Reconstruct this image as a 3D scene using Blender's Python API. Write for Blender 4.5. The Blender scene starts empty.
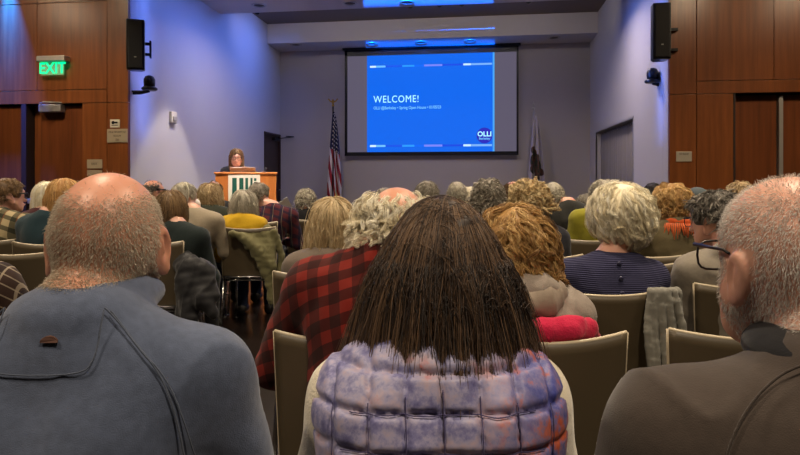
import bpy, math, random
import numpy as np
from mathutils import Vector, Matrix
rng = np.random.default_rng(7)
random.seed(7)
COL = bpy.context.scene.collection
F = 578.0; TH = math.radians(7.7); HC = 1.22; V0 = 179.0
FW = np.array([-math.sin(TH), math.cos(TH), 0.0]); RT = np.array([math.cos(TH), math.sin(TH), 0.0])

def W(u, v, z):
    p = RT*((u-400)/F*z) + FW*z
    return np.array([p[0], p[1], HC-(v-V0)*z/F])
def uX(u, Y):
    return Y*math.tan(math.atan((u-400)/F)-TH)
def vZ(v, X, Y):
    z = -X*math.sin(TH)+Y*math.cos(TH)
    return HC-(v-V0)*z/F
def uY(u, X):
    return X/math.tan(math.atan((u-400)/F)-TH)

# ------------------------------------------------------------------ materials
def lin(c):
    c = c/255.0
    return c/12.92 if c <= .04045 else ((c+.055)/1.055)**2.4
def rgb(r, g, b): return (lin(r), lin(g), lin(b), 1)
class NT:
    def __init__(s, name):
        s.m = bpy.data.materials.new(name); s.m.use_nodes = True
        s.t = s.m.node_tree; s.n = s.t.nodes; s.b = s.n['Principled BSDF']
    def add(s, kind, **kw):
        nd = s.n.new('ShaderNode'+kind)
        for k, v in kw.items():
            if k in ('operation', 'blend_type', 'data_type', 'attribute_name', 'wave_type', 'bands_direction', 'interpolation', 'noise_dimensions', 'distribution'): setattr(nd, k, v)
            else:
                key = int(k[1:]) if k[0] == 'i' and k[1:].isdigit() else k.replace('_', ' ')
                s.set(nd.inputs[key], v)
        return nd
    def set(s, inp, v):
        if isinstance(v, bpy.types.NodeSocket): s.t.links.new(v, inp)
        else: inp.default_value = v
    def math(s, op, a, b=0.0, c=0.0):
        nd = s.n.new('ShaderNodeMath'); nd.operation = op
        s.set(nd.inputs[0], a); s.set(nd.inputs[1], b); s.set(nd.inputs[2], c)
        return nd.outputs[0]
    def mix(s, fac, a, b):
        nd = s.n.new('ShaderNodeMix'); nd.data_type = 'RGBA'
        s.set(nd.inputs[0], fac); s.set(nd.inputs[6], a); s.set(nd.inputs[7], b)
        return nd.outputs[2]
    def obj(s, scale=(1, 1, 1)):
        tc = s.n.new('ShaderNodeTexCoord'); mp = s.n.new('ShaderNodeMapping')
        s.t.links.new(tc.outputs['Object'], mp.inputs[0]); mp.inputs['Scale'].default_value = scale
        return mp.outputs[0]
    def xyz(s, v):
        nd = s.n.new('ShaderNodeSeparateXYZ'); s.t.links.new(v, nd.inputs[0]); return nd.outputs
    def ramp(s, fac, stops):
        nd = s.n.new('ShaderNodeValToRGB'); s.t.links.new(fac, nd.inputs[0])
        el = nd.color_ramp.elements
        el[0].position, el[0].color = stops[0]; el[1].position, el[1].color = stops[-1]
        for p, c in stops[1:-1]:
            e = el.new(p); e.color = c
        return nd.outputs[0]
    def noise(s, vec, scale, detail=3, rough=.5):
        nd = s.n.new('ShaderNodeTexNoise'); s.t.links.new(vec, nd.inputs['Vector'])
        nd.inputs['Scale'].default_value = scale; nd.inputs['Detail'].default_value = detail
        nd.inputs['Roughness'].default_value = rough
        return nd.outputs[0]
    def bump(s, h, strength, dist=.002):
        nd = s.n.new('ShaderNodeBump'); s.t.links.new(h, nd.inputs['Height'])
        nd.inputs['Strength'].default_value = strength; nd.inputs['Distance'].default_value = dist
        s.t.links.new(nd.outputs[0], s.b.inputs['Normal'])
    def base(s, v): s.set(s.b.inputs['Base Color'], v)
    def p(s, **kw):
        for k, v in kw.items(): s.set(s.b.inputs[k.replace('_', ' ')], v)
        return s
def plain(name, col, rough=.5, metal=0., bump=0, bscale=200, spec=.5, var=0):
    t = NT(name); t.p(Roughness=rough, Metallic=metal); t.b.inputs['Specular IOR Level'].default_value = spec
    o = t.obj()
    if var:
        n = t.noise(o, 6, 4)
        a = tuple(x*(1-var) for x in col[:3])+(1,); b = tuple(min(1, x*(1+var)) for x in col[:3])+(1,)
        t.base(t.mix(n, a, b))
    else: t.base(col)
    if bump: t.bump(t.noise(o, bscale, 2), bump, .001)
    return t.m
def emit(name, col, strength):
    t = NT(name); t.base((0, 0, 0, 1)); t.p(Roughness=.6)
    t.b.inputs['Emission Color'].default_value = col; t.b.inputs['Emission Strength'].default_value = strength
    return t.m
def cloth(name, col, rough=.9, var=.12, weave=600, bump=.35, sheen=.15, wr=.4):
    t = NT(name); o = t.obj(); t.p(Roughness=rough)
    t.b.inputs['Sheen Weight'].default_value = sheen; t.b.inputs['Specular IOR Level'].default_value = .2
    a = tuple(x*(1-var) for x in col[:3])+(1,); b = tuple(min(1, x*(1+var)) for x in col[:3])+(1,)
    t.base(t.mix(t.noise(o, 90, 3), a, b))
    h = t.math('ADD', t.math('MULTIPLY', t.noise(o, weave, 1), .12), t.math('MULTIPLY', t.noise(o, 11, 3), wr*3))
    t.bump(h, bump, .012)
    return t.m
def band(t, x, period, width, phase=0.):
    # 1 inside a stripe, 0 outside
    f = t.math('FRACT', t.math('ADD', t.math('DIVIDE', x, period), phase))
    return t.math('LESS_THAN', f, width)
def plaid(name, base, layers, tilt=.0):
    # layers: (axis, period, width, phase, colour, strength)
    t = NT(name); o = t.obj(); t.p(Roughness=.9); t.b.inputs['Specular IOR Level'].default_value = .15
    t.b.inputs['Sheen Weight'].default_value = .1
    x, y, z = t.xyz(o)
    nz = t.math('MULTIPLY', t.noise(o, 4, 1), .05)
    hx = t.math('ADD', t.math('ADD', x, t.math('MULTIPLY', z, tilt)), nz)
    hz = t.math('ADD', t.math('SUBTRACT', z, t.math('MULTIPLY', t.math('ABSOLUTE', x), -.25)), t.math('ADD', nz, t.math('MULTIPLY', y, .6)))
    c = base
    for ax, per, w, ph, colr, st in layers:
        m = t.math('MULTIPLY', band(t, hx if ax == 'x' else hz, per, w, ph), st)
        c = t.mix(m, c, colr)
    t.base(c); t.bump(t.noise(o, 12, 3), .35, .012)
    return t.m
def wood(name, c1, c2, c3, rough=.32, vert=True, coat=.15):
    t = NT(name); o = t.obj((9, 9, .5) if vert else (.5, 9, 9)); t.p(Roughness=rough)
    n = t.noise(o, 2.2, 6, .62); big = t.noise(t.obj((1.2, 1.2, .25)), 1.5, 2)
    f = t.math('ADD', t.math('MULTIPLY', n, .7), t.math('MULTIPLY', big, .3))
    t.base(t.ramp(f, [(.3, c1), (.5, c2), (.72, c3)]))
    t.b.inputs['Coat Weight'].default_value = coat; t.b.inputs['Coat Roughness'].default_value = .35
    t.bump(n, .05, .002)
    return t.m
def skin(name, col, pink):
    t = NT(name); o = t.obj(); t.p(Roughness=.42)
    n = t.noise(o, 22, 4); n2 = t.noise(o, 7, 2)
    t.base(t.mix(t.math('MULTIPLY', t.math('ADD', n, n2), .5), col, pink))
    t.b.inputs['Subsurface Weight'].default_value = .12
    t.b.inputs['Subsurface Radius'].default_value = (.012, .004, .002)
    t.bump(t.noise(o, 260, 3), .15, .0012)
    return t.m
def hairmat(name, dark, mid, light, rough=.52):
    t = NT(name); t.p(Roughness=rough)
    a = t.add('Attribute', attribute_name='tone')
    o = t.obj((1, 1, .4))
    f = t.math('ADD', t.math('MULTIPLY', a.outputs['Fac'], .75), t.math('MULTIPLY', t.noise(o, 18, 2), .3))
    t.base(t.ramp(f, [(.12, dark), (.5, mid), (.92, light)]))
    t.b.inputs['Specular IOR Level'].default_value = .35
    t.b.inputs['Sheen Weight'].default_value = .1
    return t.m

# ------------------------------------------------------------------ mesh helpers
def me_from(name, V, Q, smooth=True, tone=None):
    V = np.asarray(V, np.float32); me = bpy.data.meshes.new(name)
    if isinstance(Q, np.ndarray):
        n, k = Q.shape
        me.vertices.add(len(V)); me.vertices.foreach_set('co', V.ravel())
        me.loops.add(n*k); me.loops.foreach_set('vertex_index', Q.astype(np.int32).ravel())
        me.polygons.add(n)
        me.polygons.foreach_set('loop_start', np.arange(0, n*k, k, dtype=np.int32))
        try: me.polygons.foreach_set('loop_total', np.full(n, k, np.int32))
        except Exception: pass
        me.update(calc_edges=True)
    else:
        me.from_pydata([tuple(map(float, v)) for v in V], [], Q); me.update()
    me.polygons.foreach_set('use_smooth', np.full(len(me.polygons), smooth, bool))
    if tone is not None:
        at = me.attributes.new('tone', 'FLOAT', 'POINT'); at.data.foreach_set('value', np.asarray(tone, np.float32))
    return me
def link(name, me, mat=None, parent=None, loc=None):
    o = bpy.data.objects.new(name, me); COL.objects.link(o)
    if mat is not None and len(me.materials) == 0: me.materials.append(mat)
    if parent is not None: o.parent = parent
    if loc is not None: o.location = loc
    return o
class MB:
    def __init__(s): s.v = []; s.f = []; s.mi = []; s.cur = 0
    def addv(s, vs, fs):
        b = len(s.v); s.v += [tuple(map(float, q)) for q in vs]; s.f += [tuple(i+b for i in f) for f in fs]; s.mi += [s.cur]*len(fs)
        return s
    def box(s, x0, x1, y0, y1, z0, z1):
        v = [(x, y, z) for z in (z0, z1) for y in (y0, y1) for x in (x0, x1)]
        return s.addv(v, [(0, 2, 3, 1), (4, 5, 7, 6), (0, 1, 5, 4), (2, 6, 7, 3), (0, 4, 6, 2), (1, 3, 7, 5)])
    def tube(s, pts, r, n=8, cap=True, closed=False):
        pts = [Vector(p) for p in pts]; rs = r if isinstance(r, (list, tuple)) else [r]*len(pts)
        vs = []; fs = []
        up = None; m = len(pts)
        for i, p in enumerate(pts):
            a = pts[i-1] if (i > 0 or closed) else p; b = pts[(i+1) % m] if (i < m-1 or closed) else p
            d = (b-a).normalized()
            if up is None: up = d.orthogonal().normalized()
            up = (up-d*up.dot(d)); up = up.normalized() if up.length > 1e-6 else d.orthogonal().normalized()
            w = d.cross(up)
            for k in range(n):
                t = 2*math.pi*k/n
                vs.append(p+(up*math.cos(t)+w*math.sin(t))*rs[i])
        for i in range(m if closed else m-1):
            j = (i+1) % m
            for k in range(n):
                l = (k+1) % n
                fs.append((i*n+k, i*n+l, j*n+l, j*n+k))
        if cap and not closed:
            fs.append(tuple(range(n))[::-1]); fs.append(tuple((m-1)*n+k for k in range(n)))
        return s.addv(vs, fs)
    def lathe(s, prof, n=20, axis='z', c=(0, 0, 0)):
        vs = []; fs = []
        for r, h in prof:
            for k in range(n):
                t = 2*math.pi*k/n; a, b = r*math.cos(t), r*math.sin(t)
                q = (a, b, h) if axis == 'z' else ((a, h, b) if axis == 'y' else (h, a, b))
                vs.append((q[0]+c[0], q[1]+c[1], q[2]+c[2]))
        for i in range(len(prof)-1):
            for k in range(n):
                l = (k+1) % n; fs.append((i*n+k, i*n+l, (i+1)*n+l, (i+1)*n+k))
        fs.append(tuple(range(n))[::-1]); fs.append(tuple((len(prof)-1)*n+k for k in range(n)))
        return s.addv(vs, fs)
    def build(s, name, mats, parent=None, smooth=False, bevel=0, kind=None, loc=None):
        me = me_from(name, s.v, s.f, smooth)
        for m in (mats if isinstance(mats, (list, tuple)) else [mats]): me.materials.append(m)
        if len(me.materials) > 1: me.polygons.foreach_set('material_index', s.mi)
        o = link(name, me, None, parent, loc)
        if bevel:
            b = o.modifiers.new('bevel', 'BEVEL'); b.width = bevel; b.segments = 2; b.limit_method = 'ANGLE'
        if kind: o['kind'] = kind
        return o
def tag(o, label, cat, group=None):
    o['label'] = label; o['category'] = cat
    if group: o['group'] = group
    return o
def empty(name, loc, rz=0.0):
    o = bpy.data.objects.new(name, None); COL.objects.link(o); o.location = tuple(map(float, loc)); o.rotation_euler = (0, 0, rz)
    o.empty_display_size = .1
    return o
def copy_tree(o, parent=None):
    c = o.copy(); COL.objects.link(c)
    if parent is not None: c.parent = parent
    for ch in list(o.children): copy_tree(ch, c)
    return c
def text_mesh(name, body, size, mat, parent, loc, rot=(math.pi/2, 0, 0), bold=0., align='LEFT', ext=.0006, sx=1):
    cu = bpy.data.curves.new(name, 'FONT'); cu.body = body; cu.size = size; cu.align_x = align; cu.extrude = ext; cu.offset = bold
    cu.resolution_u = 3; cu.space_character = 1.12 if body == 'WELCOME!' else 1.0
    o = bpy.data.objects.new(name+'_tmp', cu); COL.objects.link(o)
    dg = bpy.context.evaluated_depsgraph_get(); me = bpy.data.meshes.new_from_object(o.evaluated_get(dg))
    bpy.data.objects.remove(o); me.name = name; me.materials.clear(); me.materials.append(mat)
    q = bpy.data.objects.new(name, me); COL.objects.link(q); q.rotation_euler = rot; q.location = loc; q.scale = (sx, 1, 1)
    if parent is not None: q.parent = parent
    return q

# ------------------------------------------------------------------ implicit surfaces (smooth unions of rounded cones and ellipsoids)
def rotm(yaw=0, pitch=0, roll=0):
    cz, sz = math.cos(yaw), math.sin(yaw); cx, sx = math.cos(pitch), math.sin(pitch); cy, sy = math.cos(roll), math.sin(roll)
    Rz = np.array([[cz, -sz, 0], [sz, cz, 0], [0, 0, 1]]); Rx = np.array([[1, 0, 0], [0, cx, -sx], [0, sx, cx]]); Ry = np.array([[cy, 0, sy], [0, 1, 0], [-sy, 0, cy]])
    return Rz@Rx@Ry
def E(c, r, k=.02, R=None, sub=False): return ('e', np.array(c, float), np.array(r, float), k, R, sub)
def C(a, b, ra, rb, k=.02, sub=False): return ('c', np.array(a, float), np.array(b, float), ra, rb, k, sub)
def axis(lo, hi, fine, coarse, zones):
    out = [lo]; x = lo
    while x < hi:
        h = fine if any(a-coarse <= x <= b for a, b in zones) else coarse
        x += h; out.append(x)
    return np.array(out, np.float32)
def field(ax, prims, infl=0.0):
    X, Y, Z = ax; Fd = np.full((len(X), len(Y), len(Z)), .5, np.float32)
    hmax = max(float(np.max(np.diff(a))) for a in ax)
    for p in prims:
        if p[0] == 'e':
            _, c, r, k, R, sub = p; r = r+(infl if not sub else -infl*.0); ext = np.full(3, float(max(r))) if R is not None else r
            lo, hi = c-ext, c+ext
        else:
            _, a, b, ra, rb, k, sub = p; ra = ra+infl; rb = rb+infl; rm = max(ra, rb)
            lo, hi = np.minimum(a, b)-rm, np.maximum(a, b)+rm
        m = max(.02, k)+2*hmax
        sl = [slice(max(0, int(np.searchsorted(q, lo[i]-m))), int(np.searchsorted(q, hi[i]+m))) for i, q in enumerate(ax)]
        if any(s.stop-s.start < 1 for s in sl): continue
        x = X[sl[0]][:, None, None]; y = Y[sl[1]][None, :, None]; z = Z[sl[2]][None, None, :]
        if p[0] == 'e':
            dx, dy, dz = x-c[0], y-c[1], z-c[2]
            if R is not None:
                Ri = R.T
                dx, dy, dz = [Ri[i, 0]*dx+Ri[i, 1]*dy+Ri[i, 2]*dz for i in range(3)]
            k0 = np.sqrt((dx/r[0])**2+(dy/r[1])**2+(dz/r[2])**2); k1 = np.sqrt((dx/r[0]**2)**2+(dy/r[1]**2)**2+(dz/r[2]**2)**2)+1e-9
            d = k0*(k0-1)/k1
            d = np.where(k0 < 1e-4, -min(r), d)
        else:
            ab = b-a; L2 = float(ab@ab)+1e-12
            t = np.clip(((x-a[0])*ab[0]+(y-a[1])*ab[1]+(z-a[2])*ab[2])/L2, 0, 1)
            d = np.sqrt((x-a[0]-t*ab[0])**2+(y-a[1]-t*ab[1])**2+(z-a[2]-t*ab[2])**2)-(ra+(rb-ra)*t)
        cur = Fd[sl[0], sl[1], sl[2]]
        if sub:
            h = np.maximum(k-np.abs(cur+d), 0)/k; Fd[sl[0], sl[1], sl[2]] = np.maximum(cur, -d)+h*h*k*.25
        else:
            h = np.maximum(k-np.abs(cur-d), 0)/k; Fd[sl[0], sl[1], sl[2]] = np.minimum(cur, d)-h*h*k*.25
    return Fd
def nets(ax, Fd, relax=1):
    s = Fd < 0; n = s.shape
    acc = np.zeros(tuple(k-1 for k in n), np.int8)
    for i in (0, 1):
        for j in (0, 1):
            for k in (0, 1): acc += s[i:n[0]-1+i, j:n[1]-1+j, k:n[2]-1+k]
    act = (acc > 0) & (acc < 8); idx = np.full(act.shape, -1, np.int32)
    ci = np.argwhere(act); idx[act] = np.arange(len(ci))
    cs = [(i, j, k) for i in (0, 1) for j in (0, 1) for k in (0, 1)]
    val = [Fd[ci[:, 0]+c[0], ci[:, 1]+c[1], ci[:, 2]+c[2]] for c in cs]
    pos = np.zeros((len(ci), 3)); cnt = np.zeros(len(ci))
    for a in range(8):
        for b in range(a+1, 8):
            if sum(abs(cs[a][q]-cs[b][q]) for q in range(3)) != 1: continue
            m = (val[a] < 0) != (val[b] < 0); t = np.where(m, val[a]/(val[a]-val[b]+1e-12), 0)
            for q in range(3): pos[:, q] += np.where(m, cs[a][q]+(cs[b][q]-cs[a][q])*t, 0)
            cnt += m
    pos /= cnt[:, None]
    V = np.empty_like(pos)
    for q in range(3):
        A = ax[q]; V[:, q] = A[ci[:, q]]+pos[:, q]*(A[ci[:, q]+1]-A[ci[:, q]])
    Q = []
    for q in range(3):
        o1, o2 = (q+1) % 3, (q+2) % 3
        sT = np.transpose(s, (q, o1, o2)); iT = np.transpose(idx, (q, o1, o2))
        a = sT[:-1, 1:-1, 1:-1]; b = sT[1:, 1:-1, 1:-1]; e = np.argwhere(a != b)
        if not len(e): continue
        i, j, k = e[:, 0], e[:, 1]+1, e[:, 2]+1
        quad = np.stack([iT[i, j-1, k-1], iT[i, j, k-1], iT[i, j, k], iT[i, j-1, k]], 1)
        fl = ~sT[i, j, k]; quad[fl] = quad[fl][:, ::-1]; Q.append(quad)
    Q = np.concatenate(Q); Q = Q[(Q >= 0).all(1)]
    for _ in range(relax):
        S = np.zeros_like(V); c = np.zeros(len(V))
        for a, b in ((0, 1), (1, 2), (2, 3), (3, 0)):
            for u, w in ((a, b), (b, a)):
                for q in range(3): S[:, q] += np.bincount(Q[:, u], V[Q[:, w], q], len(V))
                c += np.bincount(Q[:, u], minlength=len(V))
        V = V*.4+.6*S/np.maximum(c, 1)[:, None]
    return V, Q
def normals(V, Q):
    a = V[Q[:, 2]]-V[Q[:, 0]]; b = V[Q[:, 3]]-V[Q[:, 1]]; fn = np.cross(a, b); N = np.zeros_like(V)
    for i in range(4):
        for q in range(3): N[:, q] += np.bincount(Q[:, i], fn[:, q], len(V))
    return N/(np.linalg.norm(N, axis=1, keepdims=True)+1e-9)
def snoise(V, scale, seed, stretch=(1, 1, 1)):
    r = np.random.default_rng(seed); out = np.zeros(len(V))
    for i in range(7):
        k = r.normal(size=3)*scale*np.array(stretch); out += np.sin(V@k+r.uniform(0, 6.28))
    return out/3.2

# ------------------------------------------------------------------ people
def head_prims(P):
    s = P['hs']; R = rotm(P['yaw'], P['pitch'], P.get('roll', 0)); c = P['hc']
    T = lambda x, y, z: c+R@(np.array([x, y, z])*s)
    er = P.get('ear', 1.0)
    pr = [E(T(0, 0, .008), np.array([.0765, .097, .088])*s, .02, R), E(T(0, -.022, -.012), np.array([.0715, .078, .078])*s, .02, R),
          E(T(0, .035, -.062), np.array([.057, .058, .066])*s, .03, R), E(T(0, .062, -.1), np.array([.03, .028, .022])*s, .03, R),
          C(T(-.05, .02, -.055), T(-.03, .06, -.098), .022*s, .018*s, .03), C(T(.05, .02, -.055), T(.03, .06, -.098), .022*s, .018*s, .03),
          C(T(0, .094, -.006), T(0, .112, -.045), .009*s, .0135*s, .012), E(T(0, .088, .016), np.array([.045, .014, .012])*s, .015, R)]
    for q in (-1, 1):
        pr += [E(T(q*.031, .098, -.008), np.array([.016, .013, .011])*s, .012, R, sub=True)]
        pr += [E(T(q*.031, .082, -.008), np.array([.0135, .0135, .0125])*s, .003, R)]
        pr += [E(T(q*.012, .103, -.047), np.array([.008, .009, .007])*s, .006, R)]
        Re = R@rotm(-q*math.radians(P.get('flap', 28)), math.radians(12), q*math.radians(8))
        ec = T(q*.079, -.012, -.028)
        pr += [E(ec, np.array([.0085, .021, .035])*s*er, .008, Re)]
        pr += [E(ec+Re@(np.array([q*.0085, .004, .003])*s*er), np.array([.0075, .0125, .021])*s*er, .003, Re, sub=True), E(ec+Re@(np.array([q*.005, -.002, .002])*s*er), np.array([.0035, .004, .016])*s*er, .003, Re)]
        pr += [E(ec+Re@(np.array([0, .006, -.032])*s*er), np.array([.007, .010, .011])*s*er, .006, Re)]
    pr += [E(T(0, .1, -.071), np.array([.024, .010, .006])*s, .006, R), E(T(0, .098, -.082), np.array([.02, .010, .006])*s, .006, R),
           E(T(0, .108, -.0765), np.array([.024, .012, .0013])*s, .003, R, sub=True)]
    return pr, T, R
def sk(P):
    top, hip = P['top'], P['hip']; sz = top-P['drop']; sw = P['sw']; b = P['bulk']; ln = P['lean']
    J = {}
    J['sc'] = np.array([P['sx'], ln, sz]); hipc = np.array([0, 0, hip])
    def sp(t): return hipc*(1-t)+J['sc']*t+np.array([0, -.025*math.sin(t*math.pi), 0])
    J['torso'] = [E(sp(0)+(0, .0, .01), (.17*b, .135*b, .12), .05), E(sp(.38), (.15*b, .118*b, .15), .06), E(sp(.74), (.163*b, .118*b, .15), .06),
                  E(sp(.93)+(-.07*b, -.03, -.02), (.075, .075, .1), .04), E(sp(.93)+(.07*b, -.03, -.02), (.075, .075, .1), .04)]
    J['sh'] = []; J['arm'] = []; J['hand'] = []; J['leg'] = []; J['foot'] = []
    hc = P['hc']; nb = J['sc']+np.array([0, -.005, P['nbz']]); J['nb'] = nb
    hb = hc+rotm(P['yaw']*.5, P['pitch'])@np.array([0, -.028, -.06])
    J['neck'] = [C(hb, nb, .052*P['nk'], .060*P['nk'], .03)]
    pose = P.get('arms', ('lap', 'lap'))
    for qi, q in enumerate((-1, 1)):
        S = J['sc']+np.array([q*sw, .0, -.012]); ps = pose[qi]
        J['sh'] += [C(nb+(0, -.012, -.038), S+(0, 0, .004), .056*b, .049*b, .05)]
        if P.get('stand'):
            El = S+(q*.05, .06, -.27); Wr = El+(-q*.06, .2, .1)
        elif ps == 'lap':
            El = S+(q*P.get('el', .055), .06, -.265); Wr = np.array([q*.13, .24, hip+.10])
        elif ps == 'out':
            El = S+(q*.13, .08, -.24); Wr = np.array([q*.2, .3, hip+.12])
        elif ps == 'hold':
            El = S+(q*.06, .08, -.25); Wr = El+np.array([-q*.02, .22, .04])
        v = Wr-El; Wr = El+v*(.25/np.linalg.norm(v)); J['wr%d' % q] = Wr
        J['arm'] += [C(S, El, .051*b, .041*b, .04), C(El, Wr, .039*b, .027, .03)]
        d = v/np.linalg.norm(v); d = d+np.array([-q*.25, .3, -.05]); d /= np.linalg.norm(d)
        sd = np.cross(d, (0, 0, 1)); sd /= np.linalg.norm(sd); dn = np.array([0, 0, -1.])
        K = Wr+d*.085
        J['hand'] += [C(Wr, Wr+d*.03, .024, .026, .02), C(Wr+d*.03-sd*.018, K-sd*.026, .015, .013, .015), C(Wr+d*.03+sd*.018, K+sd*.026, .015, .013, .015), C(Wr+d*.03, K, .016, .013, .015)]
        for fi, (o, l) in enumerate(((-.028, .062), (-.0095, .075), (.0095, .07), (.028, .055))):
            if q > 0: o = -o
            a = K+sd*o; m = a+d*l*.55+dn*.006+sd*o*.15; e = m+d*l*.3+dn*l*.35
            J['hand'] += [C(a, m, .0085, .0078, .004), C(m, e, .0078, .0065, .003)]
        tb = Wr+d*.025-sd*(-q)*.02*-1; ti = -q
        tb = Wr+d*.03+sd*ti*-.022; tm = tb+d*.03+sd*ti*-.022; te = tm+d*.028+sd*ti*-.004
        J['hand'] += [C(tb, tm, .012, .0095, .008), C(tm, te, .0095, .0075, .004)]
        if P.get('stand'):
            Kn = np.array([q*.09, .02, .5]); An = np.array([q*.09, -.01, .09]); Hp = np.array([q*.085, 0, hip-.05])
        else:
            Kn = np.array([q*.12, .43, hip-.015]); An = np.array([q*.12, .40+.06*qi, .09]); Hp = np.array([q*.09, .02, hip-.015])
        J['leg'] += [C(Hp, Kn, .082*b, .058, .04), C(Kn, An, .055, .04, .03)]
        J['foot'] += [[C(An+(0, -.02, -.03), An+(q*.01, .13, -.048), .038, .034, .03), C(An+(0, -.03, -.045), An+(0, -.03, -.052), .034, .034, .02)]]
    return J
def mk(P):
    D = dict(top=1.2, hip=.53, drop=.29, sw=.15, bulk=1.0, lean=-.03, sx=0., hy=.03, hx=0., yaw=0., pitch=0., hs=1., nk=1., nbz=.072)
    D.update(P); D['hc'] = np.array([D['hx'], D['hy'], D['top']-.097*D['hs']])
    return D
_cache = {}
def garment_mesh(key, name, prims, infl, h, disp=None, relax=1, bounds=None):
    ck = (key, name)
    if ck in _cache: return _cache[ck]
    lo = np.full(3, 1e9); hi = -lo
    for p in prims:
        if (p[0] == 'e' and p[5]) or (p[0] == 'c' and p[6]): continue
        if p[0] == 'e': a, b = p[1]-max(p[2]), p[1]+max(p[2])
        else: m = max(p[3], p[4]); a, b = np.minimum(p[1], p[2])-m, np.maximum(p[1], p[2])+m
        lo = np.minimum(lo, a); hi = np.maximum(hi, b)
    lo -= infl+.03+h*2; hi += infl+.03+h*2
    ax = [np.arange(lo[i], hi[i]+h, h, dtype=np.float32) for i in range(3)]
    V, Q = nets(ax, field(ax, prims, infl), relax)
    if disp is not None:
        N = normals(V, Q); V = V+N*disp(V, N)[:, None]
    me = me_from(name, V, Q); _cache[ck] = me
    return me
def folds(amp, seed, sc=22):
    def f(V, N):
        a = snoise(V, sc, seed, (1, 1, .7)); b = snoise(V, sc*2.2, seed+5, (.8, .8, 1.3))
        r = 1-np.abs(snoise(V, sc*.9, seed+9, (1.2, 1, .5)))
        return amp*(a*.6+b*.25+np.clip(r, 0, 1)**3*.8)
    return f

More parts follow.
